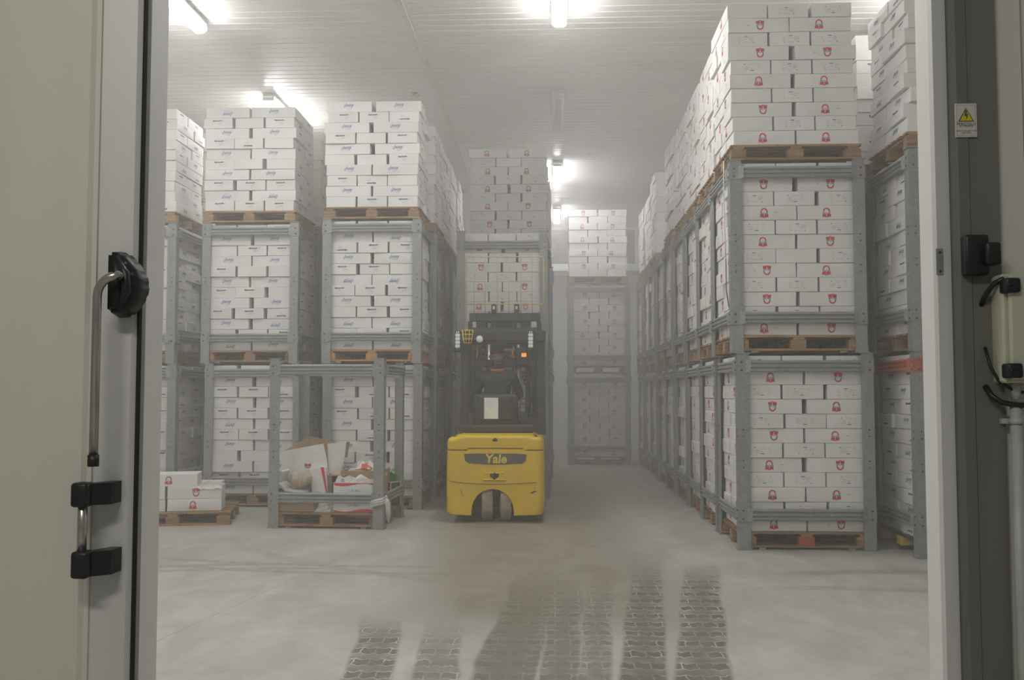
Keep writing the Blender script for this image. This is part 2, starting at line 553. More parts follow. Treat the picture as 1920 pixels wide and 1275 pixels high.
cp = MB(M['black']); cp.cyl((lx, yb, lz + .012), (lx, yb, lz - .022), .0165, 12)
obj('lever_cap', cp, door)
# lower grab bar between two black clamps
for v0, v1 in ((904, 948), (1032, 1080)):
    xa, za = pxz(140, v0, 2.83); xb, zb = pxz(208, v1, 2.86)
    cl = MB(M['black'])
    cl.bbox(xa, xa + .052, 2.80, 2.855, zb, za, .010, M['black'], 2)
    cl.prism([(xa + .03, 2.815), (xb, 2.862), (xb, yl + .03), (xb - .03, yl + .03), (xa + .03, 2.85)], 'z', zb + .004, za - .004, M['black'])
    obj('bar_clamp', cl, door)
xa, za = pxz(153, 930, 2.83); _, zb = pxz(153, 1050, 2.83)
gb = MB(M['steel']); gb.cyl((xa + .004, 2.83, za), (xa + .004, 2.83, zb), .014, 12)
obj('grab_bar', gb, door)

# white frame around the opening (left and right faces of the reveal)
fl = MB(M['jamb'])
fl.box(-1.37, DL + .002, Y0 - .012, Y0 + .02, 0, 3.7, M['jamb'])
struct('trim_1', fl, 'narrow white frame strip beside the sliding door')
fr = MB(M['alu'])
fr.box(DR - .002, 1.245, Y0 - .014, Y0 + .02, 0, 3.9, M['alu'])
struct('trim_2', fr, 'light grey frame strip down the right jamb')
dk = MB(M['dullalu'])
dk.prism([(1.246, Y0 - .03), (1.262, Y0 - .045), (1.294, Y0 - .046), (1.298, Y0 - .042), (1.385, Y0 - .046), (1.392, Y0 - .03), (1.392, Y0), (1.246, Y0)], 'z', 0, 3.9, M['dullalu'])
struct('trim_3', dk, 'dark grey aluminium frame profile on the right jamb')
wp = MB(M['doorpanel'])
wp.box(1.394, 1.475, Y0 - .02, Y0, 0, 3.9); wp.box(1.478, 3.2, Y0 - .026, Y0, 0, 3.9)
wp.box(1.478, 3.2, Y0 - .032, Y0 - .026, pxz(1900, 515, 3.04)[1], 3.9)
struct('trim_4', wp, 'pale wall cladding right of the door frame')

# small plate on the right reveal strip
px_, pz_ = pxz(1761, 466, Y0 - .014); _, pz2 = pxz(1761, 516, Y0 - .014)
p_ = MB(M['alu'], M['bolt'])
p_.bbox(px_ - .011, px_ + .011, Y0 - .017, Y0 - .0135, pz2, pz_, .002, M['galv'])
for zz in (pz_ - .012, pz2 + .012):
    p_.cyl((px_, Y0 - .019, zz), (px_, Y0 - .016, zz), .004, 8, M['bolt'])
o = thing('jamb_plate', 'small grey metal plate screwed to the right door jamb', 'plate', (0, 0, 0))
obj('plate', p_, o)

# warning sign
ys = Y0 - .050
sx0, sz1 = pxz(1790, 194, ys); sx1, sz0 = pxz(1833, 257, ys)
sg = thing('warning_sign', 'white electrical hazard sticker with yellow triangle on grey door frame', 'sign')
s_ = MB(M['signwhite']); s_.bbox(sx0, sx1, ys, ys + .004, sz0, sz1, .0012); obj('sign_plate', s_, sg)
cx_, w_ = (sx0 + sx1) / 2, sx1 - sx0
tz0, tz1 = sz0 + (sz1 - sz0) * .46, sz0 + (sz1 - sz0) * .87
tri = lambda k: [(cx_ - w_ * .36 * k, tz0 + (1 - k) * .012), (cx_ + w_ * .36 * k, tz0 + (1 - k) * .012), (cx_, tz1 - (1 - k) * .022)]
t_ = MB(M['ink'], M['signyellow'])
t_.prism(tri(1.0), 'y', ys - .0006, ys, M['ink'])
t_.prism(tri(.80), 'y', ys - .0012, ys - .0006, M['signyellow'])
zm = (tz0 + tz1) / 2
t_.prism([(cx_ - .003, zm + .014), (cx_ + .003, zm + .014), (cx_ + .001, zm + .002), (cx_ + .006, zm + .002), (cx_ + .001, zm - .016), (cx_ - .001, zm - .004), (cx_ - .006, zm - .004)], 'y', ys - .0018, ys - .0012, M['ink'])
obj('hazard_triangle', t_, sg)
lt = MB(M['ink'])
for s, zf, size in (('PERICOLO', .385, .0125), ('DI MORTE', .325, .009), ('NON TOCCARE I CAVI', .185, .0062), ('ELETTRICI', .125, .0062)):
    vs, fs = text_geo(s, size)
    lt.add([(cx_ + a, ys - .0008, sz0 + (sz1 - sz0) * zf + b) for a, b in vs], fs)
obj('lettering', lt, sg)
bd = MB(M['inkgrey'])
for a0, a1, b0, b1 in ((sx0 + .005, sx1 - .005, sz1 - .006, sz1 - .005), (sx0 + .005, sx1 - .005, sz0 + .005, sz0 + .006), (sx0 + .005, sx0 + .006, sz0 + .005, sz1 - .005), (sx1 - .006, sx1 - .005, sz0 + .005, sz1 - .005)):
    bd.box(a0, a1, ys - .0005, ys, b0, b1)
obj('border', bd, sg)

# latch keeper
kx0, kz1 = pxz(1806, 441, 3.0); kx1, kz0 = pxz(1853, 516, 3.0)
kp = thing('latch_keeper', 'black latch keeper block on the right door frame', 'latch')
k_ = MB(M['black']); k_.bbox(kx0, kx1, 2.985, ys + .006, kz0, kz1, .008, M['black'], 2); obj('base', k_, kp)
k2 = MB(M['black']); k2.bbox(kx1 - .022, kx1 + .022, 2.955, 3.0, kz0 + .028, kz1 - .028, .007, M['black'], 2); obj('catch', k2, kp)

# control box, its clips, cables, conduit
bx0, bz1 = pxz(1878, 512, 2.94); _, bz0 = pxz(1878, 718, 2.94)
cb = thing('control_box', 'pale green electrical enclosure with black corner clips by door frame', 'box')
b_ = MB(M['boxgreen']); b_.bbox(bx0 + .006, bx0 + .26, 2.955, Y0 - .026, bz0, bz1, .006); obj('enclosure', b_, cb)
b2 = MB(M['boxgreen']); b2.bbox(bx0 + .02, bx0 + .26, 2.935, 2.953, bz0 + .01, bz1 - .006, .006); obj('lid', b2, cb)
for vv in (535, 695):
    zc = pxz(1885, vv, 2.93)[1]
    q = MB(M['black']); q.bbox(bx0 + .001, bx0 + .046, 2.915, 2.965, zc - .022, zc + .022, .007, M['black'], 2)
    q.cyl((bx0 + .012, 2.913, zc), (bx0 + .012, 2.916, zc), .006, 10, M['black'])
    obj('corner_clip', q, cb)
cz = pxz(1885, 535, 2.93)[1]
ca = MB(M['black'])
ax = pxz(1853, 560, 2.98)[0]
ca.tube([(ax, 3.03, cz - .05), (ax + .002, 3.0, cz - .02), (ax + .018, 2.975, cz + .012), (bx0 + .01, 2.95, cz + .022)], .008, 8)
tag(obj('upper_cable', ca), 'short black cable looping to the top clip of enclosure', 'cable')
zl = pxz(1870, 650, 2.98)[1]; zl2 = pxz(1880, 755, 2.98)[1]
ca = MB(M['black'])
ca.tube([(ax + .004, 3.02, zl), (ax + .010, 3.0, zl - .06), (ax + .030, 2.99, zl - .105), (bx0 + .05, 2.985, zl - .135), (bx0 + .09, 2.99, zl - .14)], .005, 8)
tag(obj('thin_cable', ca), 'thin black cable curving under the enclosure', 'cable')
ca = MB(M['black'])
ca.tube([(ax + .004, 3.025, zl2 + .05), (ax + .012, 3.0, zl2 + .02), (ax + .035, 2.985, zl2), (bx0 + .06, 2.98, zl2 - .008), (bx0 + .14, 2.98, zl2 - .004)], .0085, 8)
tag(obj('thick_cable', ca), 'thick black cable looping below the enclosure to the right', 'cable')
cx2, ctop = pxz(1906, 762, 2.99)
cd = thing('conduit_pipe', 'grey plastic conduit pipe running down the wall to the floor', 'pipe')
q = MB(M['pipe']); q.cyl((cx2, 2.995, ctop), (cx2, 2.995, 0.02), .0175, 14); obj('pipe', q, cd)
zc = pxz(1906, 790, 2.99)[1]
q = MB(M['pipe']); q.tube([(cx2, 2.995, zc - .008), (cx2, 2.995, zc + .008)], .022, 14); q.box(cx2 - .036, cx2 + .03, 3.01, Y0 - .02, zc - .008, zc + .008); obj('pipe_clip', q, cd)
q = MB(M['pipe']); q.tube([(bx0 + .055, 2.99, bz0 - .05), (bx0 + .055, 2.99, bz0 + .003)], [.012, .018], 12); obj('cable_gland', q, cb)


# ------------------------------------------------------------------ ceiling lamps
def lamp_fixture(x, y, lit, label):
    t = thing('ceiling_lamp', label, 'lamp', (x, y, ZC), 0, 'strip lamps under the ceiling')
    h = MB(M['frame'])
    h.bbox(-.085, .085, -.82, .82, -.075, -.028, .012)
    obj('housing', h, t)
    for yy in (-.55, .55):
        q = MB(M['galv']); q.box(-.03, .03, yy - .02, yy + .02, -.03, 0); obj('bracket', q, t)
    for yy in (-.826, .826):
        q = MB(M['frame']); q.bbox(-.08, .08, yy - .012, yy + .012, -.125, -.07, .006); obj('end_cap', q, t)
    d = MB(M['lampglow'] if lit else M['lampoff'])
    d.prism([(-.078, -.076), (.078, -.076), (.072, -.125), (.045, -.15), (-.045, -.15), (-.072, -.125)], 'y', -.81, .81)
    obj('diffuser', d, t)


ROWY = {0: 5.55, 1: 9.62, 2: 13.85, 3: 17.95, 4: 22.05}
for i, y in ROWY.items():
    w = ['just inside the doorway', 'nearest in view', 'second in view', 'third in view', 'farthest'][i]
    if i == 2:
        lamp_fixture(.06, y, False, 'unlit strip lamp over the aisle, between two lit ones')
    else:
        lamp_fixture(.06, y, True, f'lit strip lamp over the aisle, {w}')
    if i < 4:
        if i < 3: lamp_fixture(-3.98, y, True, f'lit strip lamp over the left stacks, {w}')
        if i == 1: lamp_fixture(3.98, y, True, 'lit strip lamp over the right stacks, hidden by the door jamb')
        if i == 2: lamp_fixture(3.98, y, True, 'lit strip lamp over the right stacks, hidden by their top loads')
for x, y, w in ((-1.95, 13.15, 'nearest'), (-1.92, 16.7, 'middle'), (-1.88, 19.6, 'farthest')):
    h = MB(M['brass'])
    h.cyl((0, 0, 0), (0, 0, -.05), .02, 8); h.disc((0, 0, -.002), .05, 'z', 12)
    h.tube([(-.07, 0, -.03), (-.04, 0, -.055), (0, 0, -.06), (.04, 0, -.055), (.07, 0, -.03)], .01, 6)
    h.cyl((0, 0, -.05), (0, 0, -.11), .008, 6)
    tag(obj('ceiling_hook', h, None, (x, y, ZC)), f'small brass hook under the ceiling beside the seam, {w} of three', 'hook', 'hooks along the ceiling seam')

# evaporator on the back wall
ev = thing('evaporator_cooler', 'white evaporator cooler with dark fan openings high on back wall', 'cooler', (0.2, 23.4, 4.45))
q = MB(M['frame'])
q.bbox(-1.9, 1.9, 0.0, .9, 0.0, .10, .01); q.bbox(-1.9, 1.9, 0.02, .9, .93, 1.0, .01)
for a in (-1.9, -.68, .58, 1.78):
    q.bbox(a, a + .12, 0.0, .9, .10, .93, .01)
q.box(-1.85, 1.85, .5, .9, .1, .95, M['dark'])
obj('casing', q, ev)
for a in (-1.18, .01, 1.24):
    q = MB(M['dark'])
    q.box(a - .55, a + .55, .10, .14, .10, .93)
    for rr in (.16, .25, .34):
        q.tube([(a + rr * math.cos(2 * math.pi * i / 20), .09, .51 + rr * math.sin(2 * math.pi * i / 20)) for i in range(21)], .006, 4, M['bolt'])
    for an in range(0, 180, 45):
        q.tube([(a + .36 * math.cos(R(an)), .09, .51 + .36 * math.sin(R(an))), (a - .36 * math.cos(R(an)), .09, .51 - .36 * math.sin(R(an)))], .006, 4, M['bolt'])
    obj('fan_panel', q, ev)
q = MB(M['frame']); q.bbox(-1.95, 1.95, -.06, .92, -.08, -.002, .01); obj('drip_tray', q, ev)
q = MB(M['galv'])
for a in (-1.6, 1.6): q.box(a - .03, a + .03, .3, .36, 1.0, ZC - 4.45)
obj('hanger', q, ev)


# ------------------------------------------------------------------ cartons
CL, CW, CH = 0.568, 0.374, 0.131
JES = text_geo('Jessy', .054, shear=.25, bold=.0012, res=1)
bpy.context.view_layer.update()


def arc2(cx, cz, rx, rz, a0, a1, n, t0, t1):
    """a tapering arc stroke in the plane, as quads"""
    out, inn = [], []
    for i in range(n + 1):
        s = i / n
        a = R(a0 + (a1 - a0) * s)
        th = (t0 + (t1 - t0) * s) / 2
        out.append((cx + (rx + th) * math.cos(a), cz + (rz + th) * math.sin(a)))
        inn.append((cx + (rx - th) * math.cos(a), cz + (rz - th) * math.sin(a)))
    return out + inn, [(i, i + 1, n + 2 + i, n + 1 + i) for i in range(n)]


def carton_prints(kind, end, variant):
    """flat print as list of (verts2d, faces, material); (0,0) is the middle of the face"""
    r = random.Random(variant * 31 + (7 if end else 0) + (100 if kind == 'red' else 0))
    P = []
    if kind == 'blue' and not end:
        ox, oz = r.uniform(-.02, .012), .022
        P.append(([(a + ox, b + oz) for a, b in JES[0]], JES[1], M['blue']))
        v, f = arc2(ox - .052, oz - .014, .014, .016, 80, 290, 6, .004, .003); P.append((v, f, M['blue']))
        v, f = arc2(ox + .004, oz - .010, .046, .022, 200, 340, 7, .002, .0045); P.append((v, f, M['paleblue']))
        P.append(([(ox - .01, oz - .046), (ox + .04, oz - .046), (ox + .04, oz - .0435), (ox - .01, oz - .0435)], [(0, 1, 2, 3)], M['paleblue']))
    elif kind == 'blue':
        if variant % 3 == 2: return P
        ox, oz = r.uniform(-.02, .03), .032
        x = -.055
        while x < .055:                                             # a dark printed word, unreadable at this distance
            w = r.uniform(.006, .012); h = r.uniform(.007, .013) if abs(x) < .03 else r.uniform(.012, .018)
            P.append(([(ox + x, oz - h / 2 - .002), (ox + x + w, oz - h / 2), (ox + x + w, oz + h / 2), (ox + x, oz + h / 2 - .001)], [(0, 1, 2, 3)], M['ink']))
            x += w + .0015
        P.append(([(ox - .05, oz - .012), (ox + .048, oz - .008), (ox + .048, oz - .004), (ox - .05, oz - .008)], [(0, 1, 2, 3)], M['ink']))
        for i in range(3):
            a = ox + r.uniform(-.03, .02); b = oz - .03 - i * .010
            P.append(([(a, b), (a + .045, b), (a + .045, b + .0025), (a, b + .0025)], [(0, 1, 2, 3)], M['inkgrey']))
        a, b = ox + .078, oz
        P.append(([(a, b - .008), (a + .006, b - .008), (a + .006, b + .008), (a, b + .008)], [(0, 1, 2, 3)], M['inkgrey']))
    elif not end:
        ox, oz = -.015, -.043
        P.append(arc2(ox, oz + .055, .026, .026, 0, 180, 8, .012, .012) + (M['red'],))
        P.append(([(ox - .032, oz + .055), (ox - .020, oz + .055), (ox - .024, oz + .034), (ox - .035, oz + .034)], [(0, 1, 2, 3)], M['bandblue']))
        P.append(([(ox + .032, oz + .055), (ox + .020, oz + .055), (ox + .024, oz + .034), (ox + .035, oz + .034)], [(0, 1, 2, 3)], M['bandblue']))
        P.append(([(ox - .022, oz + .042), (ox + .022, oz + .042), (ox + .026, oz + .033), (ox, oz + .037), (ox - .026, oz + .033)], [(0, 4, 3), (0, 3, 1), (3, 2, 1)], M['bandblue']))
        for s in (-1, 1):
            q = [(ox + s * .003, oz + .026), (ox + s * .008, oz + .032), (ox + s * .036, oz + .030), (ox + s * .039, oz + .001), (ox + s * .026, oz + .004), (ox + s * .014, oz + .001), (ox + s * .003, oz - .003)]
            P.append((q, [tuple(range(7))], M['red']))
        P.append(([(ox - .004, oz + .004), (ox + .004, oz + .004), (ox + .004, oz - .003), (ox, oz - .006), (ox - .004, oz - .003)], [(0, 1, 2, 3, 4)], M['red']))
        if variant % 3 == 0:
            P.append(([(ox + .10, .0), (ox + .125, .0), (ox + .125, .006), (ox + .10, .006)], [(0, 1, 2, 3)], M['inkgrey']))
    else:
        if variant % 4 == 3: return P
        def dash(a, b, w, h, m): P.append(([(a, b), (a + w, b), (a + w, b + h), (a, b + h)], [(0, 1, 2, 3)], m))
        ox = r.uniform(-.02, .02)
        dash(ox - .022, .026, .034, .006, M['ink']); dash(ox - .012, .008, .018, .004, M['inkgrey'])
        for i in range(4):
            dash(ox + .022 + r.uniform(-.006, .01), .020 - i * .010, r.uniform(.025, .05), .0022, M['inkgrey'])
        P.append(arc2(ox - .062, .004, .014, .018, 40, 330, 7, .002, .002) + (M['inkgrey'],))
        dash(ox - .07, -.032, .014, .006, M['inkgrey']); dash(ox - .03, -.030, .055, .0022, M['inkgrey']); dash(ox + .058, -.032, .010, .007, M['ink'])
    return P


def carton_mesh(kind, variant, flip):
    """a sealed carton, long side along x, standing on z = 0; soft corners, walls a little bulged or dented"""
    r = random.Random(variant * 17 + 5)
    L2, W2, Hh = CL / 2, CW / 2, CH
    bl, bs = r.uniform(-.003, .007), r.uniform(-.003, .006)
    slump = r.uniform(-.004, .004)
    c = .007
    def face_y(x, z): return W2 - .005 + bl * (1 - (x / L2) ** 2) * (1 - (2 * z / Hh - 1) ** 2)
    def face_x(y, z): return L2 - .005 + bs * (1 - (y / W2) ** 2) * (1 - (2 * z / Hh - 1) ** 2)
    xs = [-L2 + c + (2 * L2 - 2 * c) * i / 6 for i in range(7)]
    ys = [-W2 + c + (2 * W2 - 2 * c) * i / 4 for i in range(5)]
    zs = [0, .004, Hh * .36, Hh * .68, Hh - .004, Hh]
    mb = MB(M['carton'])
    vs = []
    for iz, z in enumerate(zs):
        k = .004 if iz in (0, 5) else 0
        ring = [(x, -face_y(x, z) + k, z) for x in xs] + [(face_x(y, z) - k, y, z) for y in ys] + \
               [(x, face_y(x, z) - k, z) for x in xs[::-1]] + [(-face_x(y, z) + k, y, z) for y in ys[::-1]]
        vs += [(a + slump * (z / Hh - .5) * b * 6, b, h) for a, b, h in ring]
    n = len(vs) // 6
    fs = [tuple(range(n))[::-1], tuple(5 * n + i for i in range(n))]
    for k in range(5):
        for i in range(n):
            fs.append((k * n + i, k * n + (i + 1) % n, (k + 1) * n + (i + 1) % n, (k + 1) * n + i))
    mb.add(vs, fs, M['carton'])
    nb = len(mb.f)
    s = -1 if flip else 1
    e = .0022
    for side in (-1, 1):
        for v2, f2, m in carton_prints(kind, False, variant):
            pts = []
            for a, b in v2:
                a, b = s * a, s * b
                x = -side * a if side == 1 else a
                z = Hh / 2 + b
                pts.append((x, side * (face_y(x, z) + e), z))
            mb.add(pts, f2, m)
        for v2, f2, m in carton_prints(kind, True, variant):
            pts = []
            for a, b in v2:
                a, b = s * a, s * b
                y = side * a
                z = Hh / 2 + b
                pts.append((side * (face_x(y, z) + e), y, z))
            mb.add(pts, f2, m)
    me = mb.mesh('carton')
    return me, (vs, fs)


NV = 8
CM = {}
for kind in ('blue', 'red'):
    for v in range(NV):
        for fl_ in (False, True):
            CM[kind, v, fl_] = carton_mesh(kind, v, fl_)

ORD = ['bottom', 'second', 'third', 'fourth', 'fifth', 'sixth', 'seventh', 'eighth', 'ninth', 'tenth', 'eleventh', 'twelfth']
cartons = []           # every carton of the stacks: dicts, turned into objects once the scene stands


def put(kind, x, y, z, rz, label, end_front, pos, jit=1.0):
    v = rnd.randrange(NV)
    flip = rnd.random() < (.28 if kind == 'blue' else .48)
    rzz = rz + R(rnd.gauss(0, .7) * jit)
    if rnd.random() < .5: rzz += math.pi
    cartons.append(dict(kind=kind, v=v, flip=flip, loc=(x, y, z), rz=rzz, label=label, end=end_front, pos=pos))


def stack(kind, cx, yf, z0, n, start, where, parts, jit=1.0, rise=.1325, lean=(0, 0)):
    """n layers of five cartons; start 0 = two long sides to the front at the bottom. parts: which to build
    ('all', 'right' for the ones facing +x, 'left' for those facing -x)"""
    for k in range(n):
        z = z0 + k * rise + .001
        ox = rnd.gauss(0, .007) * jit + lean[0] * k; oy = rnd.gauss(0, .006) * jit + lean[1] * k
        long_front = (k + start) % 2 == 0
        def row2(y, tagname):
            g = rnd.choice([.004, .01, .014, .03, .045]) * (.4 + .6 * jit)
            for s, nm in ((-1, 'left'), (1, 'right')):
                if parts == 'right' and s < 0 or parts == 'left' and s > 0: continue
                put(kind, cx + ox + s * (CL + g) / 2 + rnd.gauss(0, .003), y + rnd.gauss(0, .005) * jit, z, 0, (where, k, nm, tagname, 2), not long_front and tagname == 'rear', nm, jit)
        def row3(y, tagname):
            gs = [rnd.choice([.003, .006, .012, .028]) * (.4 + .6 * jit) for _ in range(2)]
            tot = 3 * CW + sum(gs)
            x = cx + ox - tot / 2 + CW / 2
            for i, nm in enumerate(('left', 'middle', 'right')):
                if not (parts == 'right' and i < 2 or parts == 'left' and i > 0):
                    put(kind, x, y + rnd.gauss(0, .006) * jit, z, math.pi / 2, (where, k, nm, tagname, 3), True, nm, jit)
                if i < 2: x += CW + gs[i]
        if long_front:
            row2(yf + oy + CW / 2, 'front'); row3(yf + oy + CW + .008 + CL / 2, 'rear')
        else:
            row3(yf + oy + CL / 2, 'front'); row2(yf + oy + CL + .008 + CW / 2, 'rear')


# ------------------------------------------------------------------ pallets
def pallet_meshes(w, d):
    S = {}
    q = MB(M['wood']); q.bbox(-w / 2, w / 2, -.05, .05, 0, .020, .002); S['deck'] = q.mesh('deck_board')
    q = MB(M['wood']); q.bbox(-.05, .05, 0, d, 0, .022, .002); S['stringer'] = q.mesh('stringer_board')
    q = MB(M['wood']); q.bbox(-.07, .07, -.05, .05, 0, .078, .003); S['block'] = q.mesh('block')
    q = MB(M['wood']); q.bbox(-w / 2, w / 2, -.05, .05, 0, .020, .002); S['bottom'] = q.mesh('bottom_board')
    return S


PALW, PALD = 1.19, 1.0
PS = pallet_meshes(PALW, PALD)


def recol(me, mat):
    m2 = me.copy()
    m2.materials.clear(); m2.materials.append(mat)
    return m2


PSF = {k: recol(v, M['freshwood']) for k, v in PS.items()}
PSG = {k: recol(v, M['greenwood']) for k, v in PS.items()}
PSG['block'] = recol(PS['block'], M['yellowblock'])
REDB = recol(PS['block'], M['redblock'])


def pallet(x, y, z, label, group, S=PS, rz=0.0, parts=True, red_mid=False):
    """x = middle of the width, y = front edge; stringers run front to back, 144 mm high"""
    if not parts:
        q = MB(M['wood'])
        for i in range(3):
            q.box(-PALW / 2, PALW / 2, [0, .45, .9][i], [.1, .55, 1.0][i], 0, .020)
            for j in (-1, 0, 1):
                q.box(j * .52 - .07, j * .52 + .07, [0, .45, .9][i], [.1, .55, 1.0][i], .020, .100)
        q.box(-PALW / 2, PALW / 2, 0, PALD, .1, .142)
        o = obj('pallet', q, None, (x, y, z), rz)
        return tag(o, label, 'pallet', group)
    t = thing('pallet', label, 'pallet', (x, y, z), rz, group)
    for yy in (.05, .5, .95):
        link('bottom_board', S['bottom'], t, (0, yy, 0))
        for xx in (-.52, 0, .52):
            b = REDB if (red_mid and xx == 0 and yy < .1) else S['block']
            o = link('block', b, t, (xx, yy, .0205))
            if b is REDB: o['label'] = 'red painted block'
    for xx in (-.52, 0, .52):
        link('stringer_board', S['stringer'], t, (xx, 0, .099))
    for i in range(7):
        link('deck_board', S['deck'], t, (0, .05 + i * .15, .1215), R(rnd.gauss(0, .15)))
    return t


# ------------------------------------------------------------------ stacking racks
RW, RD, RH = 1.22, 1.06, 1.775


def beam_profile():
    # (depth outwards, height) closed outline of a pressed beam with three ribs
    return [(0, 0), (.014, 0), (.022, .010), (.022, .022), (.010, .030), (.010, .036), (.022, .044), (.022, .060), (.010, .068), (.010, .074), (.022, .082), (.022, .094), (.014, .104), (0, .104)]


def beam_mesh(length, mat, name='beam'):
    """along x, centred, front face towards -y"""
    q = MB(mat)
    pr_ = [(-a, b - .052) for a, b in beam_profile()]
    q.prism(pr_, 'x', -length / 2 + .12, length / 2 - .12)
    for s in (-1, 1):                       # pressed flat ends bolted on to the posts
        x0, x1, x2 = s * (length / 2 - .12), s * (length / 2 - .075), s * (length / 2)
        v = [(x0, -.022, -.052), (x0, -.022, .052), (x0, 0, .052), (x0, 0, -.052), (x1, -.007, -.062), (x1, -.007, .062), (x1, 0, .062), (x1, 0, -.062),
             (x2, -.007, -.062), (x2, -.007, .062), (x2, 0, .062), (x2, 0, -.062)]
        f = [(0, 1, 5, 4), (1, 2, 6, 5), (2, 3, 7, 6), (3, 0, 4, 7), (4, 5, 9, 8), (5, 6, 10, 9), (6, 7, 11, 10), (7, 4, 8, 11), (8, 9, 10, 11)]
        q.add(v, f)
        for zz in (-.036, .036):
            xx = s * (length / 2 - .035)
            q.tube([(xx, -.014, zz), (xx, -.006, zz)], .010, 6, M['bolt'])
    return q.mesh(name)


def post_mesh():
    """corner post at the front left: angle section open to +x,+y, foot and cap"""
    q = MB(M['galv'])
    t, w = .006, .108
    q.prism([(0, 0), (w, 0), (w, .012), (w - .006, .012), (w - .006, t), (t, t), (t, w - .006), (.012, w - .006), (.012, w), (0, w)], 'z', .008, RH - .006)
    q.box(-.010, w + .012, -.010, w + .010, 0, .008)
    q.add([(-.012, -.012, RH - .006), (w + .016, -.012, RH - .006), (w + .016, .004, RH - .006), (.004, w + .012, RH - .006), (-.012, w + .012, RH - .006),
           (-.012, -.012, RH), (w + .016, -.012, RH), (w + .016, .004, RH), (.004, w + .012, RH), (-.012, w + .012, RH)],
          [(4, 3, 2, 1, 0), (5, 6, 7, 8, 9), (0, 1, 6, 5), (1, 2, 7, 6), (2, 3, 8, 7), (3, 4, 9, 8), (4, 0, 5, 9)])
    for zz in (.74, .80, 1.02, 1.08):                           # punched holes with their rims
        q.tube([(w * .45, -.003, zz), (w * .45, .001, zz)], .009, 6, M['bolt'])
        q.tube([(-.003, w * .45, zz), (.001, w * .45, zz)], .009, 6, M['bolt'])
    return q.mesh('post')


POST = post_mesh()
POSTM = []
for k in range(4):
    me = POST.copy()
    sx, sy = (-1 if k in (1, 2) else 1), (-1 if k in (2, 3) else 1)
    for p in me.vertices: p.co.x *= sx; p.co.y *= sy
    if sx * sy < 0: me.flip_normals()
    POSTM.append(me)
BF, BS = beam_mesh(RW - .004, M['galv']), beam_mesh(RD - .004, M['galv'])
BFR, BSR = beam_mesh(RW - .004, M['redpaint']), beam_mesh(RD - .004, M['redpaint'])
q = MB(M['galv']); q.box(-.03, .03, .02, RD - .02, 0, .018); RAIL = q.mesh('base_rail')
ZB, ZT = .318, 1.655


def rack(x, y, z, label, group, parts=True, red=False, rz=0.0, ZT=1.655):
    if not parts:
        q = MB(M['galv'])
        def addm(me, ox, oy, oz, a=0):
            ca, sa = math.cos(a), math.sin(a)
            q.add([(p.co.x * ca - p.co.y * sa + ox, p.co.x * sa + p.co.y * ca + oy, p.co.z + oz) for p in me.vertices], [list(p.vertices) for p in me.polygons], M['galv'])
        for k, (a, b) in enumerate(((-RW / 2, 0), (RW / 2, 0), (RW / 2, RD), (-RW / 2, RD))): addm(POSTM[k], a, b, 0)
        for zz in (ZB, ZT):
            addm(BF, 0, 0, zz); addm(BS, RW / 2, RD / 2, zz, math.pi / 2); addm(BS, -RW / 2, RD / 2, zz, -math.pi / 2); addm(BF, 0, RD, zz, math.pi)
        for s in (-.40, .40): q.box(s - .03, s + .03, .02, RD - .02, 0, .018)
        return tag(obj('stacking_rack', q, None, (x, y, z), rz), label, 'rack', group)
    t = thing('stacking_rack', label, 'rack', (x, y, z), rz, group)
    for k, (a, b) in enumerate(((-RW / 2, 0), (RW / 2, 0), (RW / 2, RD), (-RW / 2, RD))):
        link('post', POSTM[k], t, (a, b, 0))
    for zz in (ZB, ZT):
        rr = red and zz == ZT
        for me, lo_, a in (((BFR if rr else BF), (0, 0, zz), 0), ((BSR if rr else BS), (RW / 2, RD / 2, zz), math.pi / 2),
                           ((BFR if rr else BF), (0, RD, zz), math.pi), ((BSR if rr else BS), (-RW / 2, RD / 2, zz), -math.pi / 2)):
            o = link('beam', me, t, lo_, a)
            if rr: o['label'] = 'red painted upper beam'
    for s in (-.40, .40): link('base_rail', RAIL, t, (s, 0, 0))
    return t


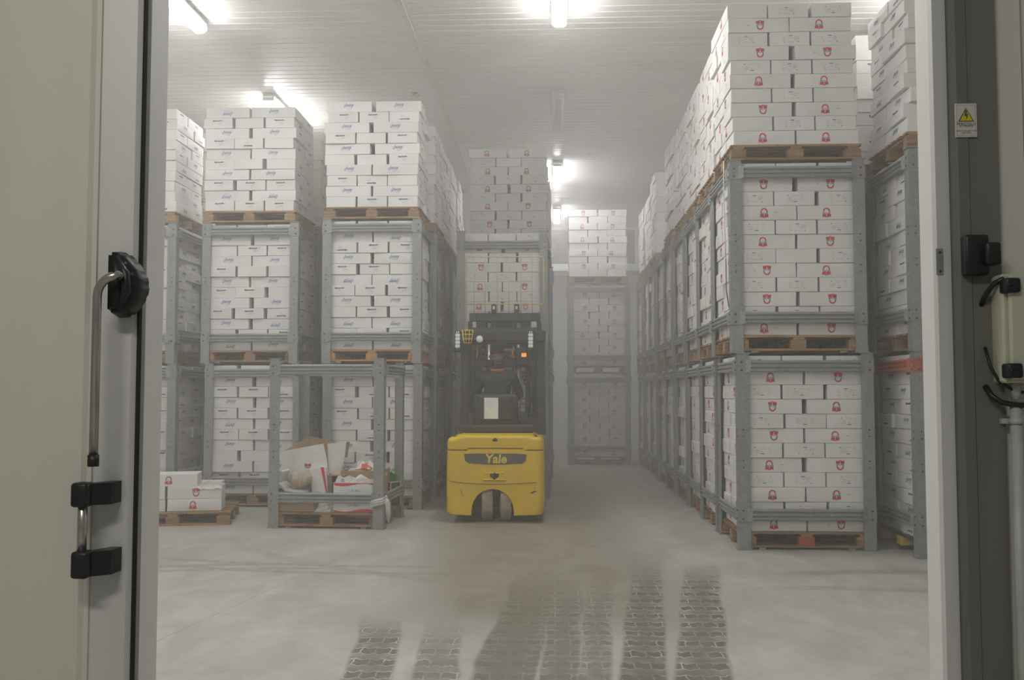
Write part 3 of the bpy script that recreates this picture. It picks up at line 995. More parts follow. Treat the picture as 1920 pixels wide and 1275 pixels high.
def column(kind, cx, y, where, group, parts_c, full=True, top=True, ups=(0, 0), n=(12, 12, 10), seed=0, rz=0.0, fresh=False, lift=0.0, red=False, odd=None, toplean=(0, 0), topshift=0.0, skip_ground=False, jit=1.0, topfull=None, toplift=0.0, ustart=1, gstart=0, tstart=1, utop=1.655):
    """two racks of cartons on pallets, one above the other, and a loaded pallet on top"""
    fp = full if parts_c == 'all' else full
    gr, ur = cx, cx + ups[0]
    if not skip_ground:
        rack(gr, y, 0, f'grey galvanised stacking rack at floor level, {where}', group, full, red)
        pallet(gr, y + .03, .019, (f'dark green pallet with yellow blocks in the floor-level rack, {where}' if odd == 'green' else f'wooden pallet under cartons in the floor-level rack, {where}'), 'pallets in the racks', PSG if odd == 'green' else PS, 0, full, odd == 'redmid')
        stack(kind, gr, y + .05, .019 + .142, n[0], gstart, (where, 'floor rack'), parts_c, jit)
    z = RH + .001 + lift
    rack(ur, y + ups[1], z, f'grey galvanised stacking rack on the second level, {where}', group, full, ZT=utop)
    pallet(ur, y + ups[1] + .03, z + .019, (f'bright orange-toned wooden pallet in the second-level rack, {where}' if fresh else f'wooden pallet under cartons in the second-level rack, {where}'), 'pallets in the racks', PSF if fresh else PS, 0, full)
    stack(kind, ur, y + ups[1] + .05, z + .019 + .142, n[1], gstart, (where, 'second-level rack'), parts_c, jit)
    if top:
        z2 = 2 * RH + .003 + lift + toplift
        tx = ur + topshift
        pallet(tx, y + ups[1] + .02, z2, f'wooden pallet carrying the open top load, {where}', 'pallets on top of the racks', PS, rz, full)
        stack(kind, tx, y + ups[1] + .035, z2 + .142, n[2], tstart, (where, 'top load'), parts_c, jit, lean=toplean)


# left of the aisle: three stacks face the doorway, more behind them
GB = 'stacks of cartons with blue lettering'
GR_ = 'stacks of cartons with red crests'
column('blue', -3.745, 11.79, 'left-hand stack facing the doorway', GB, 'all', ups=(-.06, 0), topshift=-.03, jit=1.3, tstart=1)
column('blue', -2.215, 11.60, 'stack left of the forklift', GB, 'all', ups=(-.02, 0), fresh=True, topshift=-.01, jit=1.25, tstart=1)
column('blue', -5.335, 11.80, 'stack half hidden by the door', GB, 'all', ups=(-.03, 0), jit=1.2)
for i, nm in enumerate(('second', 'third', 'fourth', 'fifth')):
    column('blue', -2.215 + (.03 if i == 0 else 0), 11.60 + 1.14 * (i + 1), f'{nm} stack back left of the forklift', GB, 'right', full=(i < 1), jit=1.0)
column('blue', -3.78, 12.95, 'stack behind the left-hand stack', GB, 'right', full=False)
column('blue', -5.335, 12.95, 'stack behind the door-side stack', GB, 'right', full=False)
# in front of the forklift: the rack it is setting down, one below, one behind
column('red', -.70, 12.80, 'stack the forklift serves', GR_, 'all', top=False, lift=.035, jit=.6, utop=1.585)
column('red', -.68, 14.02, 'stack behind the forklift load', GR_, 'all', full=False, jit=.6, toplift=.0)
column('red', -.64, 16.3, 'last stack on the forklift side', GR_, 'right', full=False)
# at the end of the aisle
column('red', .875, 18.85, 'lone stack at the aisle end', GR_, 'all', full=True, jit=.7, topshift=-.02, tstart=1)
# right of the aisle
rows = ['near right stack', 'second right-aisle stack', 'third right-aisle stack', 'fourth right-aisle stack', 'fifth right-aisle stack', 'sixth right-aisle stack', 'seventh right-aisle stack', 'eighth right-aisle stack', 'ninth right-aisle stack']
yF = 8.80
for i, nm in enumerate(rows):
    column('red', 2.265 + rnd.uniform(-.01, .015) * (i > 0), yF, nm, GR_, 'all' if i == 0 else 'left', full=(i < 5), ups=((-.045, 0) if i == 0 else (-.02, 0)),
           odd='redmid' if i == 0 else None, top=(i != 5), n=(12, 12, 10 if i < 7 else 9), jit=.75 if i == 0 else 1.0, toplean=(-.004, 0) if i == 0 else (0, 0), topshift=.0, tstart=0 if i == 0 else 1)
    yF += 1.14
# second row beyond, seen past the right jamb
column('blue', 3.70, 8.40, 'stack beside the right jamb', GB, 'all', ups=(-.01, 0), odd='green', red=True, jit=1.5, topshift=-.02)
column('blue', 3.66, 9.62, 'stack behind the right-jamb stack', GB, 'all', full=False, topshift=-.06, tstart=0)


# ------------------------------------------------------------------ part-loaded pallet by the door on the left
PA = R(13)
pallet(-4.055, 10.10, .001, 'worn wooden pallet on the floor with a few crest cartons, half behind the door', None, PS, PA)
def on_pallet(x, y, z, v, flip, label, da=0.0):
    X = -4.055 + x * math.cos(PA) - y * math.sin(PA)
    Y = 10.10 + x * math.sin(PA) + y * math.cos(PA)
    cartons.append(dict(kind='red', v=v, flip=flip, loc=(X, Y, z), rz=PA + R(da), label=label, end=False, pos='', keep=True))
on_pallet(.215, .24, .146, 1, False, 'carton with red crest on the loose floor pallet, lower right')
on_pallet(.215, .24, .2785, 2, True, 'carton with upside-down red crest on the loose floor pallet, under plastic film')
on_pallet(-.365, .235, .146, 4, False, 'carton with red crest on the loose floor pallet, lower left behind the jamb', .6)
on_pallet(-.367, .238, .2785, 3, False, 'carton on the loose floor pallet, middle layer left', -.8)
on_pallet(-.04, .25, .411, 5, False, 'carton with red crest alone on top of the loose floor pallet')
on_pallet(.17, .66, .146, 6, False, 'carton in the back row of the loose floor pallet, lower right')
on_pallet(.16, .66, .2785, 5, False, 'carton in the back row of the loose floor pallet, second layer right')
f = MB(M['plastic'])
r2 = random.Random(4)
nx, ny = 9, 7
gv = []
for j in range(ny):
    for i in range(nx):
        gv.append((.24 + i * .032, .07 + j * .045, .4125 + .03 * r2.random() * math.sin(math.pi * (i + .3) / nx) * math.sin(math.pi * (j + .5) / ny) * 1.7))
for i in range(nx): gv.append((.25 + i * .031, .046 - .003 * r2.random(), .372 + .02 * r2.random()))
gf = [(j * nx + i, j * nx + i + 1, (j + 1) * nx + i + 1, (j + 1) * nx + i) for j in range(ny - 1) for i in range(nx - 1)]
gf += [(ny * nx + i, ny * nx + i + 1, i + 1, i) for i in range(nx - 1)]
f.add(gv, gf, None, True)
tag(obj('plastic_film', f, None, (-4.055, 10.10, 0), PA), 'crumpled clear plastic film lying on a carton of the floor pallet', 'film')

# ------------------------------------------------------------------ open rack used for waste packaging
OX, OY, OA = -2.385, 9.965, R(-2.6)
rack(OX, OY, .001, 'open galvanised rack in front, full of torn packaging waste', None, True, False, OA)
pallet(OX + .0014, OY + .03, .020, 'wooden pallet in the open rack of packaging waste', None, PS, OA)
DZ = .0195 + .1445


def loc_(x, y):
    return (OX + x * math.cos(OA) - y * math.sin(OA), OY + x * math.sin(OA) + y * math.cos(OA))


def at_open(name, mb, x, y, z, label, cat, rz=0.0, parent=None):
    X, Y = loc_(x, y)
    o = obj(name, mb, None, (X, Y, z), OA + rz)
    return tag(o, label, cat)


q = MB(M['kraft']); q.bbox(-.215, .215, 0, .40, 0, .185, .006)
q.box(-.205, .205, -.001, 0, .09, .0935, M['bundle'])
at_open('kraft_carton', q, -.355, .06, DZ, 'plain brown carton low at the left of the open waste rack', 'carton')


def wave_carton(h, top_wave, name, label, x, y, z, w=.44, d=.34, opened=False):
    t = thing(name, label, 'carton', (*loc_(x, y), z), OA)
    q = MB(M['carton'])
    if opened:
        th = .006
        q.box(-w / 2, w / 2, 0, th, 0, h); q.box(-w / 2, w / 2, d - th, d, 0, h); q.box(-w / 2, -w / 2 + th, th, d - th, 0, h)
        q.box(w / 2 - th, w / 2, th, d - th, 0, h); q.box(-w / 2 + th, w / 2 - th, th, d - th, 0, th)
    else:
        q.bbox(-w / 2, w / 2, 0, d, 0, h, .005)
    obj('body', q, t)
    p = MB(M['red'], M['orange'], M['ochre'], M['inkgrey'])
    n = 16
    for i in range(n):
        a, b = -w / 2 + .006 + (w - .012) * i / n, -w / 2 + .006 + (w - .012) * (i + 1) / n
        def hh(u):
            k = (u + w / 2) / w
            return .020 + .014 * math.cos(2 * math.pi * (k - .78))
        if top_wave:
            def zz(u): return h - .004 - hh(-u)
            p.add([(a, -.0015, zz(a)), (b, -.0015, zz(b)), (b, -.0015, h - .004), (a, -.0015, h - .004)], [(0, 1, 2, 3)], M['red'])
        else:
            p.add([(a, -.0015, .004), (b, -.0015, .004), (b, -.0015, .004 + hh(b)), (a, -.0015, .004 + hh(a))], [(0, 1, 2, 3)], M['red'])
    if not top_wave:
        p.add([(-.17, -.0015, h - .008), (.12, -.0015, h - .008), (.08, -.0015, h - .022), (-.1, -.0015, h - .024)], [(0, 1, 2, 3)], M['ochre'])
        p.add([(.02 + .022 * math.cos(k), -.0018, .115 + .014 * math.sin(k)) for k in [i * .785 for i in range(8)]], [tuple(range(8))], M['orange'])
        p.add([(.0, -.0017, .112), (-.02, -.0017, .098), (-.03, -.0017, .105), (-.015, -.0017, .13)], [(0, 1, 2, 3)], M['ochre'])
        for i in range(3):
            p.add([(.12, -.0015, .12 - i * .012), (.175, -.0015, .12 - i * .012), (.175, -.0015, .1225 - i * .012), (.12, -.0015, .1225 - i * .012)], [(0, 1, 2, 3)], M['orange'])
    vs, fs = text_geo('LACIMO', .034, bold=.0008)
    zt = .072 if not top_wave else .05
    p.add([(a + (.0 if not top_wave else .01), -.0016, b + zt) for a, b in vs], fs, M['inkgrey'])
    obj('print', p, t)
    return t


wave_carton(.172, False, 'printed_carton', 'white carton with red wave along its foot, low at right of waste rack', .285, .06, DZ)
wave_carton(.135, True, 'printed_carton', 'open white carton with red wave along its rim, on another in waste rack', .285, .07, DZ + .1735, opened=True)
# loose plastic in the open carton
def crumple(name, w, d, h, mat, x, y, z, label, cat, seed, n=8, rz=0.0, extra=None):
    r = random.Random(seed)
    vs = []
    for j in range(n):
        for i in range(n):
            u, v = i / (n - 1) - .5, j / (n - 1) - .5
            k = max(0, 1 - 3.2 * (u * u + v * v))
            vs.append((u * w * (1 + .1 * r.random()), v * d, h * k * (.45 + .55 * r.random())))
    top = [(j * n + i, j * n + i + 1, (j + 1) * n + i + 1, (j + 1) * n + i) for j in range(n - 1) for i in range(n - 1)]
    m = len(vs)
    vs += [(a, b, -.004) for a, b, c in vs]
    bot = [tuple(m + k for k in f)[::-1] for f in top]
    rim = [i for i in range(n)] + [j * n + n - 1 for j in range(1, n)] + [(n - 1) * n + i for i in range(n - 2, -1, -1)] + [j * n for j in range(n - 2, 0, -1)]
    side = [(rim[k], rim[(k + 1) % len(rim)], m + rim[(k + 1) % len(rim)], m + rim[k]) for k in range(len(rim))]
    q = MB(mat)
    q.add(vs, top + bot + side, mat, False)
    if extra:
        k2 = q.slot(extra)
        for i in range(len(top)):
            if r.random() < .3: q.mi[i] = k2
    return at_open(name, q, x, y, z, label, cat, rz)


crumple('plastic_sheet', .40, .28, .11, M['plastic'], .285, .24, DZ + .1735 + .11, 'crumpled clear plastic filling the open red-waved carton in waste rack', 'plastic', 3)
q = MB(M['paper']); q.prism([(-.075, .0), (.04, .0), (.045, .03), (-.02, .085), (-.045, .07)], 'y', 0, .006)
q.prism([(-.01, .012), (.03, .012), (.02, .045), (.0, .05)], 'y', -.001, 0, M['paleblue'])
at_open('paper_label', q, .15, .082, DZ + .1735 + .128, 'torn white and blue paper corner sticking out of the open carton', 'paper', .1)
# brown open carton behind with film on top
q = MB(M['kraft'])
w, d, h, th = .46, .36, .40, .007
q.box(-w / 2, w / 2, 0, th, 0, h); q.box(-w / 2, w / 2, d - th, d, 0, h); q.box(-w / 2, -w / 2 + th, th, d - th, 0, h); q.box(w / 2 - th, w / 2, th, d - th, 0, h); q.box(-w / 2 + th, w / 2 - th, th, d - th, 0, th)
at_open('open_carton', q, .27, .45, DZ, 'tall brown open carton at the back right of waste rack', 'carton')
crumple('plastic_sheet', .44, .34, .17, M['plastic'], .27, .63, DZ + h - .055, 'heap of white film with orange print on the brown open carton', 'plastic', 9, extra=M['paper'])
crumple('orange_wrapper', .16, .12, .10, M['orange'], .27, .55, DZ + h + .015, 'orange printed wrapper on top of the brown open carton', 'wrapper', 12, 6, extra=M['paper'])
# green box
gt = thing('green_box', 'green box with white edges and raised lid, back right of waste rack', 'box', (*loc_(.495, .84), DZ), OA + R(-28))
q = MB(M['darkgreen']); q.bbox(-.085, .085, -.085, .085, 0, .25, .004); obj('body', q, gt)
q = MB(M['paper'])
for a, b in ((-.086, -.086), (.080, -.086), (.080, .080), (-.086, .080)): q.box(a, a + .007, b, b + .007, .0, .254)
q.box(-.087, .087, -.0875, -.081, .248, .256); q.box(.081, .0875, -.087, .087, .248, .256)
obj('edge_trim', q, gt)
q = MB(M['green']); q.prism([(-.085, .256), (.085, .256), (.06, .345), (.02, .365), (-.085, .27)], 'y', -.01, .0); q.prism([(.0, .256), (.085, .256), (.085, .264), (.0, .335)], 'x', .03, .085)
obj('lid', q, gt)
q = MB(M['orange']); q.prism([(-.02, 0), (.03, .0), (.025, .09), (.075, .13), (.06, .165), (.015, .14), (-.03, .06)], 'y', 0, .006); q.prism([(-.018, .06), (.02, .08), (.04, .12), (.02, .125), (-.02, .09)], 'y', -.001, 0, M['ochre'])
at_open('orange_flyer', q, .43, .84, DZ + .25, 'orange and yellow printed flyer standing beside the green box', 'flyer', -.2)
# tall printed box
tb = thing('tall_box', 'tall narrow white box with red stripe leaning in waste rack', 'box', (*loc_(-.13, .30), DZ), OA)
tb.rotation_euler = (R(-3), R(-6), OA + R(8))
q = MB(M['paper']); q.bbox(-.085, .085, 0, .13, 0.008, .445, .003); obj('body', q, tb)
q = MB(M['orange']); q.prism([(.03, .445), (.065, .445), (.080, .20), (.080, .02), (.072, .02), (.06, .22)], 'y', -.0015, 0, M['red'])
q.prism([(-.083, .02), (.03, .02), (.05, .13), (-.02, .155), (-.083, .11)], 'y', -.0012, 0, M['orange']); q.prism([(-.06, .02), (.01, .02), (.01, .07), (-.03, .09), (-.06, .06)], 'y', -.0018, -.0012, M['ochre'])
obj('print', q, tb)
# bagged bundle in a torn white carton
bt = thing('torn_carton', 'torn white carton holding a bagged bundle, left in waste rack', 'carton', (*loc_(-.37, .12), DZ + .186), OA)
q = MB(M['carton'])
def sheet(mb, pts, th, mat, n=(0, 1, 0)):
    m = len(pts); nv = Vector(n) * th
    vs = [Vector(p) for p in pts] + [Vector(p) + nv for p in pts]
    mb.add(vs, [tuple(range(m))[::-1], tuple(range(m, 2 * m))] + [(i, (i + 1) % m, m + (i + 1) % m, m + i) for i in range(m)], mat)
sheet(q, [(-.20, 0, .10), (-.10, 0, .02), (.10, 0, .002), (.10, .0, .022), (-.09, 0, .04), (-.19, 0, .115)], .30, M['carton'])
sheet(q, [(-.205, 0, .11), (-.18, 0, .105), (-.135, 0, .225), (-.15, 0, .235)], .28, M['carton'])
q.box(-.14, .14, .28, .29, .0, .2, M['carton'])
obj('body', q, bt)
bm = bmesh.new(); bmesh.ops.create_uvsphere(bm, u_segments=20, v_segments=12, radius=.1)
r5 = random.Random(6)
for p in bm.verts:
    a = math.atan2(p.co.z, p.co.x)
    k = 1 + .06 * math.sin(9 * a) + .05 * (r5.random() - .5)
    p.co = (p.co.x * 1.25 * k, p.co.y * 1.2, p.co.z * .86 * k)
b_ = MB(M['bundle']); b_.bm(bm, M['bundle'], True)
tag(obj('bagged_bundle', b_, None, (*loc_(-.345, .255), DZ + .186 + .135), OA), 'beige pleated bag bundle lying in the torn white carton', 'bag')
crumple('grey_bag', .19, .22, .20, M['plastic'], -.04, .17, DZ + .005, 'crumpled grey plastic bag between cartons low in waste rack', 'bag', 21, 8)
# large torn carton on top, standing open
def pw(u, v, Y):
    x, z = pxz(u, v, Y); return (x, Y, z)
lt_ = thing('large_torn_carton', 'large torn white carton with brown inside on top of waste rack heap', 'carton')
q = MB(M['carton'])
sheet(q, [pw(522, 847, 10.36), pw(606, 832, 10.36), pw(612, 858, 10.36), pw(617, 892, 10.36), pw(601, 880, 10.36), pw(578, 893, 10.36), pw(536, 889, 10.36), pw(528, 870, 10.36)], .006, M['carton'])
obj('front_panel', q, lt_)
q = MB(M['carton'])
sheet(q, [pw(614, 832, 10.42), pw(649, 829, 10.46), pw(646, 858, 10.46), pw(638, 889, 10.46), pw(618, 890, 10.42), pw(615, 862, 10.42)], .006, M['carton'])
obj('side_flap', q, lt_)
q = MB(M['kraft'])
sheet(q, [pw(536, 843, 10.68), pw(584, 817, 10.74), pw(588, 819, 10.74), pw(634, 832, 10.62), pw(632, 880, 10.62), pw(588, 885, 10.74), pw(540, 885, 10.68)], .006, M['kraft'])
obj('back_panel', q, lt_)
q = MB(M['kraft'])
sheet(q, [pw(522, 847, 10.366), pw(538, 843, 10.68), pw(540, 885, 10.68), pw(528, 870, 10.366)], .006, M['kraft'], (1, 0, 0))
sheet(q, [pw(649, 829, 10.466), pw(655, 828, 10.60), pw(650, 858, 10.60), pw(646, 858, 10.466)], .006, M['kraft'], (1, 0, 0))
sheet(q, [pw(530, 884, 10.37), pw(540, 884, 10.68), pw(590, 884, 10.74), pw(632, 880, 10.62), pw(618, 889, 10.37)], .006, M['kraft'], (0, 0, -1))
obj('inner_side', q, lt_)
q = MB(M['red'])
a, z = pxz(577, 872, 10.357)
for s in (-1, 1): q.prism([(a + s * .002, z + .012), (a + s * .034, z + .016), (a + s * .036, z - .018), (a + s * .02, z - .014), (a + s * .002, z - .022)], 'y', 10.358, 10.3599, M['red'])
q.prism([(a - .03, z - .022), (a + .03, z - .022), (a + .026, z - .034), (a - .024, z - .034)], 'y', 10.358, 10.3599, M['bandblue'])
obj('crest_print', q, lt_)
# dark open carton between
q = MB(M['kraft'])
w, d, h = .15, .30, .36
q.box(-w / 2, w / 2, d - .006, d, 0, h); q.box(-w / 2, -w / 2 + .006, 0, d - .006, 0, h); q.box(w / 2 - .006, w / 2, 0, d - .006, 0, h)
q.box(-w / 2 + .006, w / 2 - .006, 0, d - .006, 0, .006); q.box(-w / 2 + .006, w / 2 - .006, 0, d - .006, h - .006, h)
at_open('open_carton', q, .035, .34, DZ, 'brown carton on its side with dark open mouth in waste rack', 'carton')
# knotted film on the right post
q = MB(M['plastic'])
px0, py0 = loc_(.56, -.012)
pts = []
rr = random.Random(8)
for k in range(3):
    z = .30 - k * .022
    q.tube([(px0 - .075, py0 - .012, z - .02), (px0 - .02, py0 - .022, z), (px0 + .045, py0 - .020, z + .015), (px0 + .072, py0 + .0, z + .028)], .016, 6)
q.tube([(px0 + .066, py0 - .010, .325), (px0 + .082, py0 - .012, .345), (px0 + .098, py0 - .008, .32)], .016, 6)
q.tube([(px0 + .085, py0 - .012, .325), (px0 + .112, py0 - .02, .27), (px0 + .120, py0 - .014, .18), (px0 + .112, py0 - .016, .08)], [.018, .022, .017, .012], 7)
q.tube([(px0 + .075, py0 - .010, .32), (px0 + .096, py0 - .014, .22), (px0 + .095, py0 - .01, .10)], [.014, .013, .008], 6)
tag(obj('knotted_film', q), 'clear stretch film knotted round the right post of the waste rack', 'film')

# hanging strap on the near right stack
q = MB(M['paper'])
def pp(u, v, Y): x, z = pxz(u, v, Y); return (x, Y, z)
xs_ = 1.575
q.tube([pp(1357, 302, 8.98), pp(1357, 360, 8.98), pp(1359, 440, 8.98), pp(1361, 485, 8.98)], .006, 6, M['paper'])
q.tube([pp(1361, 485, 8.98), pp(1362, 545, 8.98), pp(1366, 572, 8.98), pp(1374, 600, 8.98)], .005, 6, M['black'])
tag(obj('hanging_cord', q), 'thin white cord with black lower end hanging beside the near right stack', 'cord')


# ------------------------------------------------------------------ forklift truck
FX, FY = -.650, 10.46
ft = thing('forklift_truck', 'yellow electric forklift seen from behind, lifting a rack of cartons', 'forklift', (FX, FY, 0))


def fpart(name, mb, parent=ft, **k):
    return obj(name, mb, parent, **k)


# counterweight with the arch for the steer wheels
outl = [(-.528, .085), (-.255, .085)]
for a in range(180, -1, -15):
    outl.append((-.025 + .230 * math.cos(R(a)), .135 + .235 * math.sin(R(a))))
outl += [(.205, .085), (.528, .085), (.532, .40), (.528, .785), (.36, .785), (.335, .805), (-.295, .805), (-.32, .785), (-.528, .785), (-.532, .40)]
def loft(outline, depth, rad, y0, z_mid, x_lim, z_in=0.5, steps=6):
    """the outline run forward from a rear face whose outer edge is rounded over by rad"""
    mb = MB(M['yellow'])
    n = len(outline)
    vs = []
    ys_ = [rad * (1 - math.cos(math.pi / 2 * k / steps)) for k in range(steps + 1)] + [depth]
    for y in ys_:
        d = rad - math.sqrt(max(0, rad * rad - (rad - min(y, rad)) ** 2))
        for a, b in outline:
            a2 = math.copysign(abs(a) - d * min(1, max(0, (abs(a) - x_lim) / .08)), a)
            b2 = b - math.copysign(d * z_in, b - z_mid) if abs(b - z_mid) > .02 and (b > z_mid or abs(a) > x_lim) else b
            vs.append((a2, y0 + y, b2))
    fs = [tuple(range(n))[::-1], tuple((len(ys_) - 1) * n + i for i in range(n))]
    side = [(k * n + i, k * n + (i + 1) % n, (k + 1) * n + (i + 1) % n, (k + 1) * n + i) for k in range(len(ys_) - 1) for i in range(n)]
    mb.add(vs, fs, M['yellow'], False)
    o0 = 0
    for f in side:
        mb.f.append(list(f)); mb.mi.append(0); mb.sm.append(False)
    return mb


outl[0:1] = [(-.531, .15), (-.525, .115), (-.508, .092), (-.485, .085)]
k_ = outl.index((.528, .085)); outl[k_:k_ + 1] = [(.485, .085), (.508, .092), (.525, .115), (.531, .15)]
cw = fpart('counterweight', loft(outl, .95, .075, 0, .44, .30, .12))
# hood above, with its own rounded edge
hp = [(-.524, .795), (-.325, .795), (-.30, .812), (.34, .812), (.365, .795), (.524, .795), (.524, .875), (.515, .905), (.49, .925), (.425, .938), (.40, .955), (-.40, .955), (-.425, .938), (-.49, .925), (-.515, .905), (-.524, .875)]
hood = fpart('hood', loft(hp, .92, .07, .004, .80, .30, .55))
q = MB(M['chassis']); q.tube([(-.03, .02, .893), (0, .0, .905), (.03, .02, .893)], [.012, .022, .012], 8); q.disc((0, .009, .893), .026, 'y', 14)
fpart('hood_latch', q, hood)
for s in (-1, 1):
    q = MB(M['chassis']); q.cyl((s * .445, .06, .935), (s * .445, .06, .948), .013, 8); fpart('hood_plug', q, hood)
q = MB(M['orange']); q.cyl((.43, .08, .945), (.43, .08, .975), .012, 8); fpart('marker_cap', q, hood)
# name plate
q = MB(M['plate'])
q.prism([(-.335, .748), (-.20, .752), (.21, .752), (.345, .745), (.335, .672), (.30, .645), (.10, .634), (-.09, .634), (-.29, .648), (-.325, .675)], 'y', -.004, .002)
plt = fpart('name_plate', q, cw)
vs, fs = text_geo('Yale', .135, shear=.12, bold=.004, res=3)
q = MB(M['lettergold']); o0 = len(vs)
q.add([(a + .01, -.0065, b + .692) for a, b in vs] + [(a + .01, -.004, b + .692) for a, b in vs], fs + [[o0 + i for i in f] for f in fs])
fpart('plate_lettering', q, plt)
# seam, tow pocket, handle lip
q = MB(M['chassis'])
q.tube([(-.505, -.002, .475), (-.49, -.003, .452), (-.36, -.003, .436), (-.15, -.003, .422), (.05, -.003, .420), (.25, -.003, .428), (.45, -.003, .442)], .0032, 5)
fpart('panel_seam', q, cw)
q = MB(M['yellow']); q.bbox(-.135, .125, -.022, .004, .462, .476, .005); q.bbox(-.11, .10, -.014, .003, .535, .548, .005); fpart('tow_lip', q, cw)
q = MB(M['chassis']); q.prism([(-.055, .545), (.045, .545), (.04, .50), (.012, .482), (-.022, .482), (-.05, .50)], 'y', -.003, .002); q.cyl((-.005, -.02, .475), (-.005, -.02, .548), .012, 8)
fpart('tow_pin', q, cw)
q = MB(M['plate'])
q.prism([(-.38, .375), (-.365, .35), (-.345, .29), (-.352, .29), (-.372, .345)], 'y', -.001, .0); q.prism([(.38, .33), (.43, .355), (.46, .345), (.40, .32)], 'y', -.001, .0); q.prism([(.425, .385), (.435, .40), (.428, .36)], 'y', -.001, 0)
fpart('scrape_marks', q, cw)
# steer wheels
def wheel(x, y, r, w, yaw, nl=14, name='rear_wheel'):
    t = link(name, None, ft, (x, y, r), R(yaw))
    mb = MB(M['tyre'])
    n = 28
    prof = [(-w / 2, r * .62), (-w / 2, r * .90), (-w / 2 + .012, r * .972), (w / 2 - .012, r * .972), (w / 2, r * .90), (w / 2, r * .62)]
    vs = []
    for k in range(n):
        a = 2 * math.pi * k / n
        for u, rr in prof: vs.append((u, rr * math.cos(a), rr * math.sin(a)))
    m = len(prof)
    fs = [(k * m + i, k * m + (i + 1) % m, ((k + 1) % n) * m + (i + 1) % m, ((k + 1) % n) * m + i) for k in range(n) for i in range(m)]
    mb.add(vs, fs, M['tyre'], False)
    for k in range(nl):                                        # lugs, left and right halves staggered
        for s in (-1, 1):
            a0 = 2 * math.pi * (k + (.5 if s > 0 else 0)) / nl; a1 = a0 + 2 * math.pi / nl * .66
            x0, x1 = (-w / 2 + .004, .006) if s < 0 else (-.006, w / 2 - .004)
            pv = []
            for a, sk in ((a0, 0), (a1, 0)):
                for xx in (x0, x1):
                    for rr in (r * .965, r):
                        aa = a + (.10 if abs(xx) < .01 else 0)
                        pv.append((xx, rr * math.cos(aa), rr * math.sin(aa)))
            mb.add(pv, [(0, 1, 3, 2), (4, 6, 7, 5), (0, 4, 5, 1), (2, 3, 7, 6), (1, 5, 7, 3), (0, 2, 6, 4)], M['tyre'], False)
    o = obj('tyre', mb, t)
    h = MB(M['chassis']); h.tube([(-w / 2 + .02, 0, 0), (w / 2 - .02, 0, 0)], r * .63, 18, M['chassis'])
    obj('hub', h, t)
    return t
wheel(-.108, .235, .225, .118, 7)
wheel(.098, .235, .225, .118, 7)
wheel(-.43, 1.55, .225, .16, 0, 14, 'front_wheel')
wheel(.43, 1.55, .225, .16, 0, 14, 'front_wheel')
# chassis, floor, dash
q = MB(M['chassis']); q.box(-.515, .515, .45, 1.28, .12, .80); q.box(-.34, .34, 1.28, 1.70, .12, .52); q.box(-.05, .05, .15, .47, .28, .36)
q.box(-.52, .52, .92, 1.30, .52, .62)
fpart('chassis', q)
q = MB(M['chassis']); q.bbox(-.46, .46, 1.42, 1.62, .52, 1.17, .03, None, 2); fpart('dashboard', q)
# seat
q = MB(M['chassis'])
q.bbox(-.26, .24, .62, 1.05, .955, 1.09, .035, None, 2)
fpart('seat_cushion', q)
q = MB(M['chassis']); q.bbox(-.28, .23, .50, .62, 1.02, 1.40, .04, None, 2); q.bbox(-.22, .17, .47, .51, 1.10, 1.37, .015)
sb = fpart('seat_back', q)
q = MB(M['paper']); q.box(-.152, .008, .464, .468, 1.115, 1.355); o = fpart('paper_sheet', q, sb); o['label'] = 'white sheet of paper stuck on the seat back'
q = MB(M['chassis']); q.bbox(-.44, .42, .45, .60, .955, 1.05, .02); fpart('battery_cover_bar', q)
# overhead guard: four legs and a barred roof
def leg(x0, y0, z0, x1, y1, z1, w, d):
    q = MB(M['chassis'])
    vs = []
    for (x, y, z) in ((x0, y0, z0), (x1, y1, z1)):
        vs += [(x - w / 2, y - d / 2, z), (x + w / 2, y - d / 2, z), (x + w / 2, y + d / 2, z), (x - w / 2, y + d / 2, z)]
    q.add(vs, [(3, 2, 1, 0), (4, 5, 6, 7), (0, 1, 5, 4), (1, 2, 6, 5), (2, 3, 7, 6), (3, 0, 4, 7)])
    return fpart('guard_leg', q)
leg(-.405, .70, .93, -.395, .74, 2.06, .085, .06)
leg(.50, .70, .93, .49, .74, 2.06, .095, .06)
leg(-.43, 1.62, .60, -.42, 1.40, 2.06, .06, .06)
leg(.46, 1.62, .60, .45, 1.40, 2.06, .06, .06)
roof = link('guard_roof', None, ft)
q = MB(M['chassis']); q.bbox(-.50, .545, .66, .76, 2.01, 2.13, .012); fpart('rear_rail', q, roof)
q = MB(M['chassis']); q.bbox(-.48, .51, 1.36, 1.46, 2.01, 2.12, .012); fpart('front_rail', q, roof)
for s in (-1, 1):
    q = MB(M['chassis']); q.bbox(s * .47 - .03 + .015, s * .47 + .03 + .015, .76, 1.36, 2.02, 2.12, .01); fpart('side_rail', q, roof)
for i in range(7):
    x = -.36 + i * .125
    q = MB(M['chassis']); q.box(x - .012, x + .012, .76, 1.36, 2.06, 2.11); fpart('roof_bar', q, roof)
for x in (-.47, .375):
    q = MB(M['chassis']); q.bbox(x - .038, x + .038, .60, .66, 1.88, 2.13, .01); h_ = fpart('lamp_holder', q)
    q = MB(M['lens'])
    for i in range(4): q.bbox(x - .028, x + .028, .588, .60, 1.93 + i * .042, 1.93 + i * .042 + .038, .006)
    q.bbox(x - .018, x - .004, .59, .60, 2.10, 2.12, .002); q.bbox(x + .004, x + .018, .59, .60, 2.10, 2.12, .002)
    fpart('work_lamp', q, h_)
